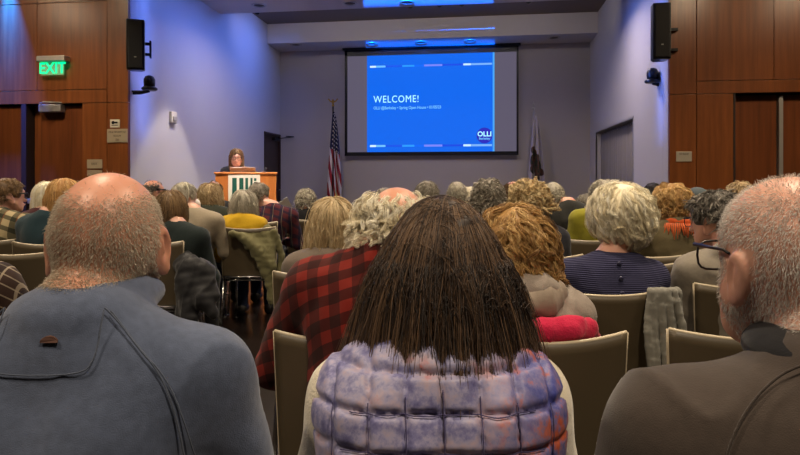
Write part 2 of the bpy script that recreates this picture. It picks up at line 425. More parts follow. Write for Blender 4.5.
def hair_mesh(P, st, seed, key):
    ck = ('hair', key)
    if ck in _cache: return _cache[ck]
    r = np.random.default_rng(seed); s = P['hs']; a, b, c = .0775*s, .098*s, .092*s
    N = st['n']; L = st['L']; lift = st.get('lift', .01); flare = st.get('flare', 0); M = st.get('seg', 8); cl = st.get('clump', 1)
    mask = st.get('mask', 'full'); d = r.normal(size=(N*4, 3)); d /= np.linalg.norm(d, axis=1, keepdims=True)
    x, y, z = d.T
    ok = ~((y > .35) & (z < .5)) & (z > st.get('low', -.72)) & ~((y > .05) & (z < -.15) & (np.abs(x) < .9)) & ~((np.abs(x) > .72) & (z < -.05) & (y > -.28))
    if mask == 'bald':      # crown bare, hair round the sides and the back
        edge = st.get('edge', .5)+.03*np.sin(5*np.arctan2(x, -y))+.09*r.normal(size=len(z)); ok &= (z < edge-.55*np.clip(y, 0, 1)+.25*np.abs(x)) | (r.uniform(size=len(z)) < st.get('sparse', .04))
        if st.get('wsp'): pass
    if mask == 'thin': ok &= (z < .55) | (r.uniform(size=len(z)) < .4)
    if st.get('low') is not None: ok &= z > st['low']
    if mask == 'top': ok &= z > .0
    d = d[ok][:N]; N = len(d)
    rad = np.array([a, b, c]); org = np.array([0, 0, .006*s]); p = d*rad
    crown = np.array(st.get('crown', (0, -.22, 1.))); crown = crown/np.linalg.norm(crown)
    tg = d-crown*(d@crown)[:, None]; tg /= np.linalg.norm(tg, axis=1, keepdims=True)+1e-6
    tg -= d*np.sum(tg*d, 1)[:, None]
    fr = tg[:, 1] > 0; tg[fr, 0] += np.sign(d[fr, 0])*tg[fr, 1]*1.2; tg[fr, 1] *= st.get('fwd', .1)
    out = st.get('out', .3)
    v = tg+d*out+r.normal(size=d.shape)*st.get('mess', .1); v /= np.linalg.norm(v, axis=1, keepdims=True)
    f = r.uniform(.2, 1., N)**.6; f = np.where(r.uniform(size=N) < .06, f*1.18, f)
    Ls = L*r.uniform(.72, 1.05, N)
    if st.get('ragged'): Ls = L*r.uniform(.4, 1.1, N)
    # roots high on the head need more length to reach the same hem line
    if st.get('hem') is not None and not st.get('free'):
        Ls = (d[:, 2]*c-st['hem']+.04*(1+d[:, 2]))*r.uniform(.88, 1.06, N)
        Ls = np.maximum(Ls, .03)
    step = (Ls/M)[:, None]; grav = st.get('grav', .25)
    p = d*(rad+(lift*f*st.get('root', .9)*(1-st.get('cone', 0)*np.clip(d[:, 2]+.35, 0, 1))*(.35 if st.get('cone') else 1))[:, None]); pts = [p.copy()]; ymax = st.get('ymax', .055)*s; tl = st.get('toplift', lift)
    for i in range(M):
        v = v*(1-grav)+np.array([0, 0, -1.])*grav+r.normal(size=v.shape)*st.get('mess', .1)*.5
        v /= np.linalg.norm(v, axis=1, keepdims=True); p = p+v*step
        lf = lift*f*(1-st.get('cone', 0)*np.clip(p[:, 2]/c+.35, 0, 1)); tf = tl*f
        up = p[:, 2] > 0
        e = np.sqrt((p[:, 0]/(a+lf))**2+(p[:, 1]/(b+lf))**2+(p[:, 2]/(c+tf))**2)
        m = up & ((e < 1) | (e > 1+st.get('loose', .5))); p[m] /= (e[m]/np.where(e[m] < 1, 1, 1+st.get('loose', .5)*.8))[:, None]
        dz = np.maximum(-p[:, 2], 0); fl = flare*dz*f-st.get('tuck', 0)*(dz/abs(st.get('hem') or .12))**3
        ra = a+lf+fl; rb = b*.93+lf+fl*.6+st.get('back', 0)*dz
        e = np.sqrt((p[:, 0]/ra)**2+((p[:, 1]+.005)/rb)**2)
        m = (~up) & (e < 1); p[m, 0] /= e[m]; p[m, 1] /= e[m]
        if st.get('cape'):
            m = (~up) & (e > 1.04); g = e[m]; p[m, 0] *= 1-.7*(1-1.03/g); p[m, 1] *= 1-.7*(1-1.03/g)
        m = (p[:, 2] < .03) & (p[:, 1] > ymax); p[m, 1] = ymax+.3*(p[m, 1]-ymax)
        pts.append(p.copy())
    Pt = np.stack(pts, 1)      # N, M+1, 3
    if st.get('amp'):
        w = 2*math.pi*st.get('freq', 25)*Ls[:, None]*np.linspace(0, 1, M+1)[None]+r.uniform(0, 6.28, N)[:, None]
        rampv = np.minimum(1, np.linspace(0, 1, M+1)*2.5)[None]; am = st['amp']*rampv*r.uniform(.5, 1.3, N)[:, None]
        n0 = d; sd = np.cross(n0, (0, 0, 1.)); sd /= np.linalg.norm(sd, axis=1, keepdims=True)+1e-6
        Pt = Pt+(sd[:, None]*np.cos(w)[..., None]+n0[:, None]*(np.sin(w)*.6+.3)[..., None])*am[..., None]
    tone = np.clip(.5+.22*r.normal(size=N), 0, 1)
    if st.get('locks'):
        az = np.arctan2(Pt[..., 0], -Pt[..., 1]); lk = np.sin(az*13+np.sin(Pt[..., 2]*30)*1.2)+.6*np.sin(az*31+1.3+Pt[..., 2]*25); ln_ = np.linspace(0, 1, M+1)[None]
        Pt = Pt+(Pt/np.linalg.norm(Pt[..., :2], axis=2, keepdims=True)*np.array([1, 1, 0]))*(lk*st['locks']*np.clip(ln_*1.5, 0, 1))[..., None]
        tone = np.clip(tone+.08*lk[:, M//2], 0, 1)
    if st.get('tonez'): tone = np.clip(tone+st['tonez']*d[:, 2], 0, 1)  # tone rises toward the crown: grey roots and top light put into colour
    if cl > 1:
        off = r.normal(size=(N, cl, 3))*st.get('cr', .004); wv = (1-.5*np.linspace(0, 1, M+1))[None, None, :, None]
        Pt = (Pt[:, None]+off[:, :, None]*wv).reshape(N*cl, M+1, 3); tone = np.clip(np.repeat(tone, cl)+.1*r.normal(size=N*cl), 0, 1)
        N = N*cl
    # tubes with three sides
    T = np.gradient(Pt, axis=1); T /= np.linalg.norm(T, axis=2, keepdims=True)+1e-9
    ref = r.normal(size=(N, 1, 3)); u = np.cross(T, ref); u /= np.linalg.norm(u, axis=2, keepdims=True)+1e-9; w = np.cross(T, u)
    rr = st['r']*(1-.65*np.linspace(0, 1, M+1)**2)[None, :, None]*r.uniform(.6, 1.3, (N, 1, 1))
    ring = []
    for k in range(3):
        t = 2*math.pi*k/3; ring.append(Pt+(u*math.cos(t)+w*math.sin(t))*rr)
    V = np.stack(ring, 2).reshape(-1, 3)
    base = (np.arange(N)*(M+1)*3)[:, None, None]+(np.arange(M)*3)[None, :, None]; k = np.arange(3)[None, None]; k2 = (k+1) % 3
    Q = np.stack([base+k, base+k2, base+3+k2, base+3+k], -1).reshape(-1, 4)
    tn = np.repeat(tone, (M+1)*3)
    if st.get('shell', True):
        li = lift*st.get('sh', .55); pr = [E((0, -.004*s, .006*s), (a+li, b+li, c+tl*st.get('sh', .55)), .02)]
        hem = st.get('hem'); dn = st.get('down')
        if hem is not None:
            zb = hem+.035; hw = a*.8+flare*(-zb)*.55
            pr += [E((0, -.02*s, zb*.5), (a+li+flare*.02-.003, b*.8+li-.01, max(.03, -zb*.5+.035)), .03),
                   C((-hw*.55, -.03, zb*.75), (-hw*.55-flare*.02, -.03, zb+.02), .05*s+li*.3, .045*s+li*.3, .03), C((hw*.55, -.03, zb*.75), (hw*.55+flare*.02, -.03, zb+.02), .05*s+li*.3, .045*s+li*.3, .03)]
        pr += [E((0, .12*s, -.06*s), (.066*s, .085*s, .105*s), .02, None, True)]
        if hem is None: pr += [E((0, .05*s, -.115*s), (.12*s, .14*s, .07*s), .02, None, True), E((0, .0*s, -.16*s), (.12*s, .14*s, .09*s), .02, None, True)]
        if mask == 'top': pass
        hh = st.get('hh', .007); lo = [-.2, -.16, (hem or 0)-.13]; hi = [.2, .17, .16]
        ax = [np.arange(lo[i], hi[i], hh, dtype=np.float32) for i in range(3)]
        V2, Q2 = nets(ax, field(ax, pr), 1)
        N2 = normals(V2, Q2); V2 = V2+N2*((snoise(V2, 60, seed)*.5+snoise(V2, 120, seed+1)*.3)*min(.006, lift*.25))[:, None]
        tn = np.concatenate([tn, np.clip(.32+.1*snoise(V2, 80, seed+2), 0, 1)]); Q = np.concatenate([Q, Q2+len(V)]); V = np.concatenate([V, V2])
    Rm = rotm(P['yaw'], P['pitch'], P.get('roll', 0)); V = P['hc']+(V+org)@Rm.T
    me = me_from('hair', V, Q, True, tn); _cache[ck] = me
    return me

def stubble_mesh(P, body, n, L, r0, cond, seed, key):
    r = np.random.default_rng(seed); nv = len(body.vertices); co = np.empty(nv*3, np.float32); body.vertices.foreach_get('co', co); co = co.reshape(-1, 3).astype(float)
    no = np.empty(nv*3, np.float32); body.vertex_normals.foreach_get('vector', no); no = no.reshape(-1, 3).astype(float)
    R = rotm(P['yaw'], P['pitch'], P.get('roll', 0)); q = (co-P['hc'])@R/P['hs']; nl = no@R
    ok = (q[:, 2] > -.14) & (np.abs(q).max(1) < .2); idx = np.where(ok)[0]
    w = cond(q[idx], nl[idx]); idx = r.choice(idx, n, p=w/w.sum()); b = co[idx]+r.normal(size=(n, 3))*.0022; nn = no[idx]; b -= nn*np.sum((b-co[idx])*nn, 1)[:, None]
    down = np.array([0, -.1, -1.])-nn*(nn@np.array([0, -.1, -1.]))[:, None]+r.normal(size=(n, 3))*.35
    d = down*.75+nn*.5; d /= np.linalg.norm(d, axis=1, keepdims=True); l = (L*r.uniform(.5, 1.1, n))[:, None]
    P0 = b-nn*.0008; P1 = b+d*l*.55; P2 = P1+(d*.8-nn*.18)*l*.5
    Pt = np.stack([P0, P1, P2], 1); u = np.cross(d, nn); u /= np.linalg.norm(u, axis=1, keepdims=True)+1e-9; v = np.cross(u, d)
    ring = []
    for k in range(3):
        t = 2*math.pi*k/3; o = u*math.cos(t)+v*math.sin(t); ring.append(Pt+o[:, None]*np.array([r0, r0*.8, r0*.25])[None, :, None])
    V = np.stack(ring, 2).reshape(-1, 3); base = (np.arange(n)*9)[:, None, None]+(np.arange(2)*3)[None, :, None]; k = np.arange(3)[None, None]; k2 = (k+1) % 3
    Q = np.stack([base+k, base+k2, base+3+k2, base+3+k], -1).reshape(-1, 4)
    return me_from('hair', V, Q, True, np.repeat(np.clip(.5+.22*r.normal(size=n), 0, 1), 9))
def glasses_mesh(P, r=.0016, full=True, dk=False):
    s = P['hs']; R = rotm(P['yaw'], P['pitch']); T = lambda x, y, z: tuple(P['hc']+R@(np.array([x, y, z])*s)); m = MB()
    for q in (-1, 1):
        m.tube([T(q*.0815, .0, .0), T(q*.082, .012, .004), T(q*.079, .04, .004), T(q*.071, .098, .004)], [r, r*1.2, r*1.3, r*1.9], 6)
        ring = []
        for k in range(16):
            t = 2*math.pi*k/16; cx, cz = math.cos(t), math.sin(t)
            e = 3.2; rx = .028*abs(cx)**(2/e)*(1 if cx > 0 else -1); rz = .0205*abs(cz)**(2/e)*(1 if cz > 0 else -1)
            ring.append(T(q*.037+rx, .108-.25*abs(q*.037+rx)*.3, -.012+rz))
        m.tube(ring, r, 6, closed=True)
    m.tube([T(-.011, .108, -.003), T(0, .111, 0), T(.011, .108, -.003)], r, 6)
    return m

PEOPLE = []
def person(label, z, u, P, mats, styles, chair=True, key=None, group='seated audience', rz=0.0, near=0, glasses=None, cu=None, cz=None, chair_label=None, collar=None, ginf=.011, fold=.0035, noshirt=False, body_label=None, shirt_fn=None):
    """mats: skin, shirt, trousers, hair ; near 0 far,1 mid,2 near"""
    P = mk(P); hd = W(u, 179, z); Rz = np.array([[math.cos(rz+TH), -math.sin(rz+TH)], [math.sin(rz+TH), math.cos(rz+TH)]])
    off = Rz@P['hc'][:2]; root = empty('person', (hd[0]-off[0], hd[1]-off[1], 0), rz+TH)
    tag(root, label, 'person', group)
    k = key or ('p%d' % len(PEOPLE)); PEOPLE.append(root)
    seed = 11*len(PEOPLE)+3
    J = sk(P); hp, T, R = head_prims(P)
    hf, hcz = {0: (.0085, .018), 1: (.0055, .016), 2: (.0035, .014)}[near]
    bk = ('body', k)
    if bk not in _cache:
        c = P['hc']; z0, z1 = c[2]-.15, c[2]+.13
        wz = [J['wr-1'], J['wr1']]; wzl = min(w[2] for w in wz)-.06; wzh = max(w[2] for w in wz)+.06
        hh = max(hf, .0055)
        ax = [axis(-.42, .42, hf, hcz, [(c[0]-.12, c[0]+.12), ] if near == 2 else [(-.2, .2)]),
              axis(-.26, .68, hf, hcz, [(c[1]-.14, c[1]+.15)]+([(J['wr1'][1]-.02, J['wr1'][1]+.2)] if near < 2 else [])),
              axis(-.02, P['top']+.04, hf, hcz, [(z0, z1)]+([(wzl, wzh)] if near < 2 else []))]
        pr = J['torso']+J['sh']+J['neck']+J['arm']+J['leg']+J['foot'][0]+J['foot'][1]+J['hand']
        pr = pr+hp
        V, Q = nets(ax, field(ax, pr), 1); _cache[bk] = me_from('body', V, Q)
    bm = _cache[bk]
    def put(name, me, mat):
        o = bpy.data.objects.new(name, me); COL.objects.link(o); o.parent = root
        if len(me.materials) == 0: me.materials.append(None)
        o.material_slots[0].link = 'OBJECT'; o.material_slots[0].material = mat
        return o
    bo = put('body', bm, mats['skin'])
    gh = {0: .014, 1: .010, 2: .0065}[near]
    sp = J['torso']+J['sh']+J['arm']
    nb = J['nb']
    hb = P['hc']+np.array([0, -.025, -.09])
    nd = (hb-nb)/np.linalg.norm(hb-nb)
    if collar == 'stand': sp = sp+[E(nb+(0, -.003, .0), (.072, .072, .030), .012), E(nb+nd*.03, (.066, .067, .034), .006), E(nb+nd*.05, (.0665, .067, .014), .004)]
    elif collar == 'fold': sp = sp+[E(nb+(0, -.002, .0), (.07, .07, .024), .015), E(nb+nd*.014, (.071, .07, .016), .004)]
    elif collar == 'hood': sp = sp+[E(nb+(0, -.05, .0), (.10, .055, .045), .02)]
    elif collar == 'roll': sp = sp+[E(nb+nd*.02, (.064, .064, .05), .01)]
    elif collar == 'crew': sp = sp+[E(nb+(0, -.002, .0), (.07, .07, .02), .015)]
    shf = shirt_fn or folds(fold, seed)
    if not noshirt: put('shirt', garment_mesh(k, 'shirt', sp, ginf, gh, shf), mats['shirt'])
    tp = [J['torso'][0]]+J['leg']
    tk = k if P.get('stand') else 'tr%.2f' % P['bulk']
    put('trousers', garment_mesh(tk, 'trousers', tp, .013, .016, folds(.004, seed+1)), mats['trousers'])
    for i in (0, 1):
        put('shoe', garment_mesh(tk, 'shoe%d' % i, J['foot'][i], .009, .013), mats.get('shoe', M['shoe']))
    for i, st in enumerate(styles):
        if st.get('stub'): put('hair', stubble_mesh(P, bm, st['n'], st['L'], st['r'], st['cond'], seed, k), st['mat']); continue
        o = put('hair', hair_mesh(P, st, seed+i, (k, i)), st['mat'])
    if glasses:
        g = glasses_mesh(P, glasses if isinstance(glasses, float) else .0016); go = g.build('glasses', M['black_plastic'], root, True)
    if chair:
        cc = W(cu if cu is not None else u, 179, 1.0)
        loc = W(cu if cu is not None else u, 179, cz) if cz else None
        if loc is None:
            off = Rz@np.array([0., 0.]); loc = np.array(root.location)-FW*.03
            if cu is not None:
                sh = (cu-u)/F*z; loc = loc+RT*sh
        else: loc = loc+FW*.19
        put_chair(loc, (rz if cz is None else 0)+TH, chair_label or ('taupe chair under the '+' '.join(label.split(' ')[:10])))
    return root, P, J, T, R

# ------------------------------------------------------------------ material library
M = {}
M['white_paint'] = plain('white_paint', rgb(196, 192, 190), .7, bump=.1, bscale=150, var=.02)
M['back_paint'] = plain('back_paint', rgb(176, 170, 166), .75, bump=.1, bscale=150, var=.02)
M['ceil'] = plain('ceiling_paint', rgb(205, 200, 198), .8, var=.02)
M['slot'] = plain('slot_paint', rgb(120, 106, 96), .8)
M['hall'] = plain('hall_paint', rgb(92, 66, 46), .8)
M['wood'] = wood('panel_wood', rgb(96, 52, 24), rgb(124, 70, 34), rgb(146, 86, 42))
M['wood_dark'] = wood('door_wood', rgb(86, 44, 22), rgb(110, 60, 30), rgb(132, 74, 38))
M['wood_lectern'] = wood('lectern_wood', rgb(168, 98, 44), rgb(190, 114, 54), rgb(204, 130, 66), .4)
M['wood_gap'] = plain('wood_gap', rgb(36, 20, 12), .7)
M['brown_door'] = wood('brown_door', rgb(38, 24, 20), rgb(50, 32, 26), rgb(60, 40, 32), .5)
t = NT('dark_floor'); o = t.obj(); x_, y_, z_ = t.xyz(o); t.p(Roughness=.16)
g1 = band(t, x_, .9, .006); g2 = band(t, y_, .15, .02); gg = t.math('MAXIMUM', g1, g2)
t.base(t.mix(gg, t.mix(t.noise(o, 5, 4), rgb(24, 19, 17), rgb(38, 31, 27)), rgb(12, 10, 9))); t.bump(t.noise(o, 40, 2), .08, .002)
M['floor'] = t.m; t.p(Roughness=.28); t.b.inputs['Specular IOR Level'].default_value = .25
M['black_plastic'] = plain('black_plastic', rgb(18, 18, 20), .35)
M['black_metal'] = plain('black_metal', rgb(24, 24, 26), .45, .3)
M['grille'] = plain('grille', rgb(22, 22, 24), .7, bump=.8, bscale=900)
M['chrome'] = plain('chrome', rgb(200, 200, 200), .2, 1.)
M['steel'] = plain('brushed_steel', rgb(190, 188, 182), .4, .7)
M['sign'] = plain('sign_plate', rgb(176, 160, 134), .45, .2)
M['sign_grey'] = plain('sign_plate_grey', rgb(186, 176, 158), .4, .3)
M['sign_text'] = plain('sign_text', rgb(80, 68, 54), .6)
M['white_plastic'] = plain('white_plastic', rgb(215, 208, 190), .45); M['grey_plastic'] = plain('grey_plastic', rgb(176, 176, 178), .5)
M['chair'] = plain('taupe_plastic', rgb(86, 75, 57), .42, bump=.15, bscale=500, var=.03)
M['chair_edge'] = plain('pale_edge', rgb(196, 182, 156), .35)
M['shoe'] = plain('shoe_leather', rgb(30, 26, 24), .5)
M['shoe_pale'] = plain('shoe_pale', rgb(196, 176, 140), .6)
M['screen_cloth'] = plain('screen_cloth', rgb(176, 172, 178), .8)
M['seam'] = plain('seam_thread', rgb(60, 66, 80), .9)
M['paper'] = plain('paper', rgb(222, 218, 208), .8)
M['lens'] = plain('downlight_glass', rgb(220, 220, 220), .2)
M['gold'] = plain('gold_paint', rgb(190, 150, 70), .35, .8)

SK = {}
SK['ruddy'] = skin('skin_ruddy', rgb(224, 172, 144), rgb(210, 138, 112))
SK['fair'] = skin('skin_fair', rgb(224, 180, 158), rgb(212, 150, 130))
SK['pale'] = skin('skin_pale', rgb(226, 184, 156), rgb(210, 150, 122))
H = {}
H['stubble'] = hairmat('hair_grey_stubble', rgb(146, 132, 114), rgb(196, 182, 160), rgb(238, 230, 216))
H['white_short'] = hairmat('hair_white_short', rgb(176, 172, 166), rgb(222, 218, 212), rgb(250, 248, 244))
H['dark_brown'] = hairmat('hair_dark_brown', rgb(18, 10, 7), rgb(48, 30, 20), rgb(116, 88, 62))
H['white'] = hairmat('hair_white', rgb(222, 208, 174), rgb(246, 236, 208), rgb(255, 252, 240))
H['cream'] = hairmat('hair_cream', rgb(160, 130, 88), rgb(212, 186, 136), rgb(244, 228, 188))
H['ash_blond'] = hairmat('hair_ash_blond', rgb(138, 112, 76), rgb(186, 160, 118), rgb(226, 206, 166))
H['golden'] = hairmat('hair_golden', rgb(104, 72, 34), rgb(176, 134, 74), rgb(234, 198, 134))
H['honey'] = hairmat('hair_honey', rgb(130, 86, 40), rgb(190, 140, 78), rgb(228, 190, 126))
H['grey'] = hairmat('hair_grey', rgb(96, 88, 78), rgb(148, 140, 126), rgb(206, 198, 182))
H['silver'] = hairmat('hair_silver', rgb(134, 126, 110), rgb(184, 176, 158), rgb(226, 220, 204))
H['dark_grey'] = hairmat('hair_dark_grey', rgb(50, 46, 42), rgb(96, 90, 82), rgb(160, 152, 140))
H['brown'] = hairmat('hair_brown', rgb(54, 36, 22), rgb(98, 70, 44), rgb(150, 116, 78))
H['mid_brown'] = hairmat('hair_mid_brown', rgb(70, 50, 30), rgb(116, 88, 56), rgb(164, 132, 90))
H['black'] = hairmat('hair_black', rgb(14, 10, 8), rgb(30, 22, 18), rgb(60, 48, 40))

CL = {}
CL['denim'] = cloth('denim', rgb(36, 46, 74)); CL['navy'] = cloth('navy_cloth', rgb(34, 38, 66)); CL['dark'] = cloth('dark_cloth', rgb(32, 32, 34))
CL['khaki'] = cloth('khaki', rgb(120, 112, 84)); CL['charcoal'] = cloth('charcoal_cloth', rgb(52, 52, 54))

# ------------------------------------------------------------------ the room
XL, XR, YB, YL, YR, CZ = -4.09, 2.15, 11.6, 6.33, 6.92, 3.87
HXL, HXR, YK = -7.6, 6.2, -3.5
def S(mb, name, mat, **k):
    o = mb.build(name, mat, **k); o['kind'] = 'structure'; return o
S(MB().box(HXL-.2, HXR+.2, YK-.2, YB+.2, -.12, 0), 'floor', M['floor'])
YC = 8.82     # where the hall ceiling ends at the recessed slot
m = MB(); m.box(HXL-.2, HXR+.2, YK-.2, YL+.17, CZ, CZ+.5); m.box(XL-.15, XR+.15, YL+.17, YC, CZ, CZ+.5)
S(m, 'ceiling', M['ceil'])
m = MB(); m.box(XL-.15, XR+.15, 10.86, YB, CZ, 4.25); S(m, 'ceiling_soffit', M['ceil'])
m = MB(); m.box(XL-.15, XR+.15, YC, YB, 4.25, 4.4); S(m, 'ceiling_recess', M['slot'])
S(MB().box(XL-.3, XR+.3, YB, YB+.15, 0, 4.4), 'wall_back', M['back_paint'])
# alcove left wall with a door opening
dY0, dY1, dH = uY(264, XL), uY(281, XL)-.03, 2.14
m = MB(); m.box(XL-.15, XL, YL+.17, dY0, 0, 4.4); m.box(XL-.15, XL, dY1, YB, 0, 4.4); m.box(XL-.15, XL, dY0, dY1, dH, 4.4)
S(m, 'wall_left', M['white_paint'])
d = S(MB().box(XL-.11, XL-.03, dY0+.04, dY1-.04, 0, dH-.04), 'door_3', M['brown_door'])
m = MB(); m.box(XL-.12, XL+.015, dY0, dY0+.04, 0, dH); m.box(XL-.12, XL+.015, dY1-.04, dY1, 0, dH); m.box(XL-.12, XL+.015, dY0, dY1, dH-.04, dH)
m.build('door_frame', M['brown_door'], d)
m = MB(); m.box(XL-.03, XL+.03, dY1-.42, dY1-.12, dH-.14, dH-.08); m.tube([(XL+.03, dY1-.2, dH-.09), (XL+.32, dY1-.1, dH-.05), (XL+.02, dY1+.02, dH-.02)], .01, 6)
m.build('door_closer', M['black_metal'], d)
m = MB(); m.tube([(XL-.03, dY1-.15, 1.0), (XL+.05, dY1-.15, 1.0), (XL+.05, dY1-.27, 1.0)], .01, 8); m.build('door_handle', M['chrome'], d)
# alcove right wall with a curtained opening
wYn, wYf = uY(633, XR), uY(596, XR); wH = 2.07
m = MB(); m.box(XR, XR+.15, YR+.22, wYn, 0, 4.4); m.box(XR, XR+.15, wYf, YB, 0, 4.4); m.box(XR, XR+.15, wYn, wYf, wH, 4.4)
S(m, 'wall_right', M['white_paint'])
m = MB(); m.box(XR+.28, XR+.32, wYn-.1, wYf+.1, 0, wH+.1); S(m, 'window_1', M['back_paint'])
m = MB(); m.box(XR-.005, XR+.02, wYn-.03, wYn, 0, wH+.03); m.box(XR-.005, XR+.02, wYf, wYf+.03, 0, wH+.03); m.box(XR-.005, XR+.02, wYn-.03, wYf+.03, wH, wH+.03)
S(m, 'trim_1', M['steel'])
n = 120; vs = []; fs = []
for k in range(n+1):
    yy = wYn+.02+(wYf-wYn-.04)*k/n; dx = .1+.025*math.sin(k*.95)+.008*math.sin(k*2.3)
    vs += [(XR+dx, yy, .02), (XR+dx, yy, wH-.03), (XR+dx+.004, yy, .02), (XR+dx+.004, yy, wH-.03)]
for k in range(n):
    a = 4*k; b = a+4; fs += [(a, a+1, b+1, b), (a+2, b+2, b+3, a+3), (a+1, a+3, b+3, b+1), (a, b, b+2, a+2)]
m = MB(); m.addv(vs, fs); cur = empty('curtain', (0, 0, 0)); tag(cur, 'grey pleated curtain filling the opening in the right alcove wall', 'curtain')
m.build('curtain_panel', cloth('curtain_cloth', rgb(128, 122, 118)), cur, True)
m = MB(); m.tube([(XR+.1, wYn+.01, wH-.03), (XR+.1, wYf-.01, wH-.03)], .012, 8); m.build('curtain_rail', M['steel'], cur)

# hall side and rear walls
S(MB().box(HXL-.15, HXL, YK, YL, 0, CZ), 'wall_hall_left', M['hall'])
S(MB().box(HXR, HXR+.15, YK, YR, 0, CZ), 'wall_hall_right', M['hall'])
S(MB().box(HXL, HXR, YK-.15, YK, 0, CZ), 'wall_rear', M['hall'])

# wood front wall, left of the alcove
def boards(rects, Y, th, name, mat, gap=.006, back=.05):
    m = MB()
    for x0, x1, z0, z1 in rects: m.box(x0+gap/2, x1-gap/2, Y, Y+th, z0+gap/2, z1-gap/2)
    return m
L = lambda u: uX(u, YL)
zA, zB, zC = vZ(2.5, L(60), YL), vZ(90, L(60), YL), vZ(102.7, L(100), YL)
m = boards([(HXL, L(37), zB, zA), (L(37), L(107), zB, zA), (L(107), XL, zC, CZ), (HXL, L(37), zA, CZ), (L(37), L(107), zA, CZ),
            (HXL, L(107), zC, zB), (L(83), L(107), 0, zC), (L(107), XL, 0, zC), (HXL, L(-28), 0, zC)], YL, .04, 'x', None)
S(m, 'wall_front_left', M['wood'], bevel=.002)
S(MB().box(XL-.04, XL-.001, YL+.041, YL+.17, 0, CZ), 'trim_4', M['white_paint'])
m = MB(); m.box(HXL, L(-28), YL+.04, YL+.06, 0, CZ); m.box(L(83), XL-.04, YL+.04, YL+.06, 0, CZ); m.box(L(-28), L(83), YL+.04, YL+.06, zC, CZ)
S(m, 'trim_2', M['wood_gap'])
S(MB().box(HXL, XL-.05, YL+.25, YL+.3, 0, CZ), 'wall_behind_left', M['wood_gap'])
# doors 1 and 2 under the header
d1 = S(MB().box(L(37), L(82), YL+.06, YL+.11, .01, zC-.02), 'door_1', M['wood_dark'])
m = MB(); m.box(L(26)+.01, L(36), YL+.13, YL+.17, 0, zC); m.box(L(82)+.005, L(83), YL, YL+.17, 0, zC); m.build('door_jamb', M['wood'], d1)
zz = vZ(108, L(50), YL)
m = MB(); m.box(L(40), L(62), YL-.03, YL+.06, zz-.05, zz+.04); m.build('door_closer', M['steel'], d1, bevel=.008)
m = MB(); m.tube([(L(39), YL+.0, zz+.05), (L(52), YL-.14, zz+.055), (L(62), YL+.0, zz+.06)], .009, 6); m.build('closer_arm', M['steel'], d1)
zp = vZ(201, L(35), YL)
m = MB(); m.box(L(29), L(60), YL-.03, YL+.02, zp-.03, zp+.03); m.box(L(40), L(42), YL+.0, YL+.07, zp-.02, zp+.02); m.build('push_bar', M['steel'], d1, bevel=.006)
d2 = S(MB().box(L(-26), L(20.5), YL+.05, YL+.1, .01, zC-.02), 'door_2', M['wood_dark'])
m = MB(); m.box(L(21.2), L(26), YL, YL+.17, 0, zC); m.box(L(-28), L(-26.5), YL, YL+.17, 0, zC); m.build('door_mullion', M['wood_gap'], d2)
m = MB(); m.box(L(-18), L(12), YL-.03, YL+.02, zp-.03, zp+.03); m.box(L(-15), L(-12), YL, YL+.06, zp-.02, zp+.02); m.build('push_bar', M['steel'], d2, bevel=.006)
# wood front wall, right of the alcove
R_ = lambda u: uX(u, YR)
zD, zE = vZ(80.5, R_(730), YR), vZ(93.8, R_(700), YR)
m = boards([(XR, R_(696.5), zE, CZ), (R_(696.5), R_(774), zD, CZ), (R_(774), R_(870), zD, CZ), (R_(870), HXR, zD, CZ), (R_(696.5), HXR, zE, zD),
            (XR, R_(696.5), 0, zE), (R_(696.5), R_(733.5), 0, zE), (R_(838), HXR, 0, zE)], YR, .04, 'x', None)
S(m, 'wall_front_right', M['wood'], bevel=.002)
S(MB().box(XR+.001, XR+.04, YR+.041, YR+.22, 0, CZ), 'trim_5', M['white_paint'])
m = MB(); m.box(XR+.04, R_(733.5), YR+.04, YR+.06, 0, CZ); m.box(R_(838), HXR, YR+.04, YR+.06, 0, CZ); m.box(R_(733.5), R_(838), YR+.04, YR+.06, zE, CZ)
S(m, 'trim_3', M['wood_gap'])
S(MB().box(XR+.17, HXR, YR+.3, YR+.35, 0, CZ), 'wall_behind_right', M['wood_gap'])
d4 = S(MB().box(R_(736), R_(781), YR+.10, YR+.15, .01, zE-.015), 'door_4', M['wood_dark'])
m = MB(); m.box(R_(733.5), R_(735.5), YR+.0, YR+.2, 0, zE); m.build('door_jamb', M['wood_gap'], d4)
m = MB(); m.box(R_(782), R_(786), YR+.06, YR+.13, .01, zE-.03); m.build('edge_strip', M['steel'], d4)
m = MB(); m.tube([(R_(776), YR+.1, 1.0), (R_(776), YR+.04, 1.0), (R_(770), YR+.04, 1.0)], .01, 8); m.build('door_handle', M['chrome'], d4)
d5 = S(MB().box(R_(787), R_(836), YR+.10, YR+.15, .01, zE-.015), 'door_5', M['wood_dark'])
m = MB(); m.tube([(R_(793), YR+.1, 1.0), (R_(793), YR+.04, 1.0), (R_(799), YR+.04, 1.0)], .01, 8); m.build('door_handle', M['chrome'], d5)

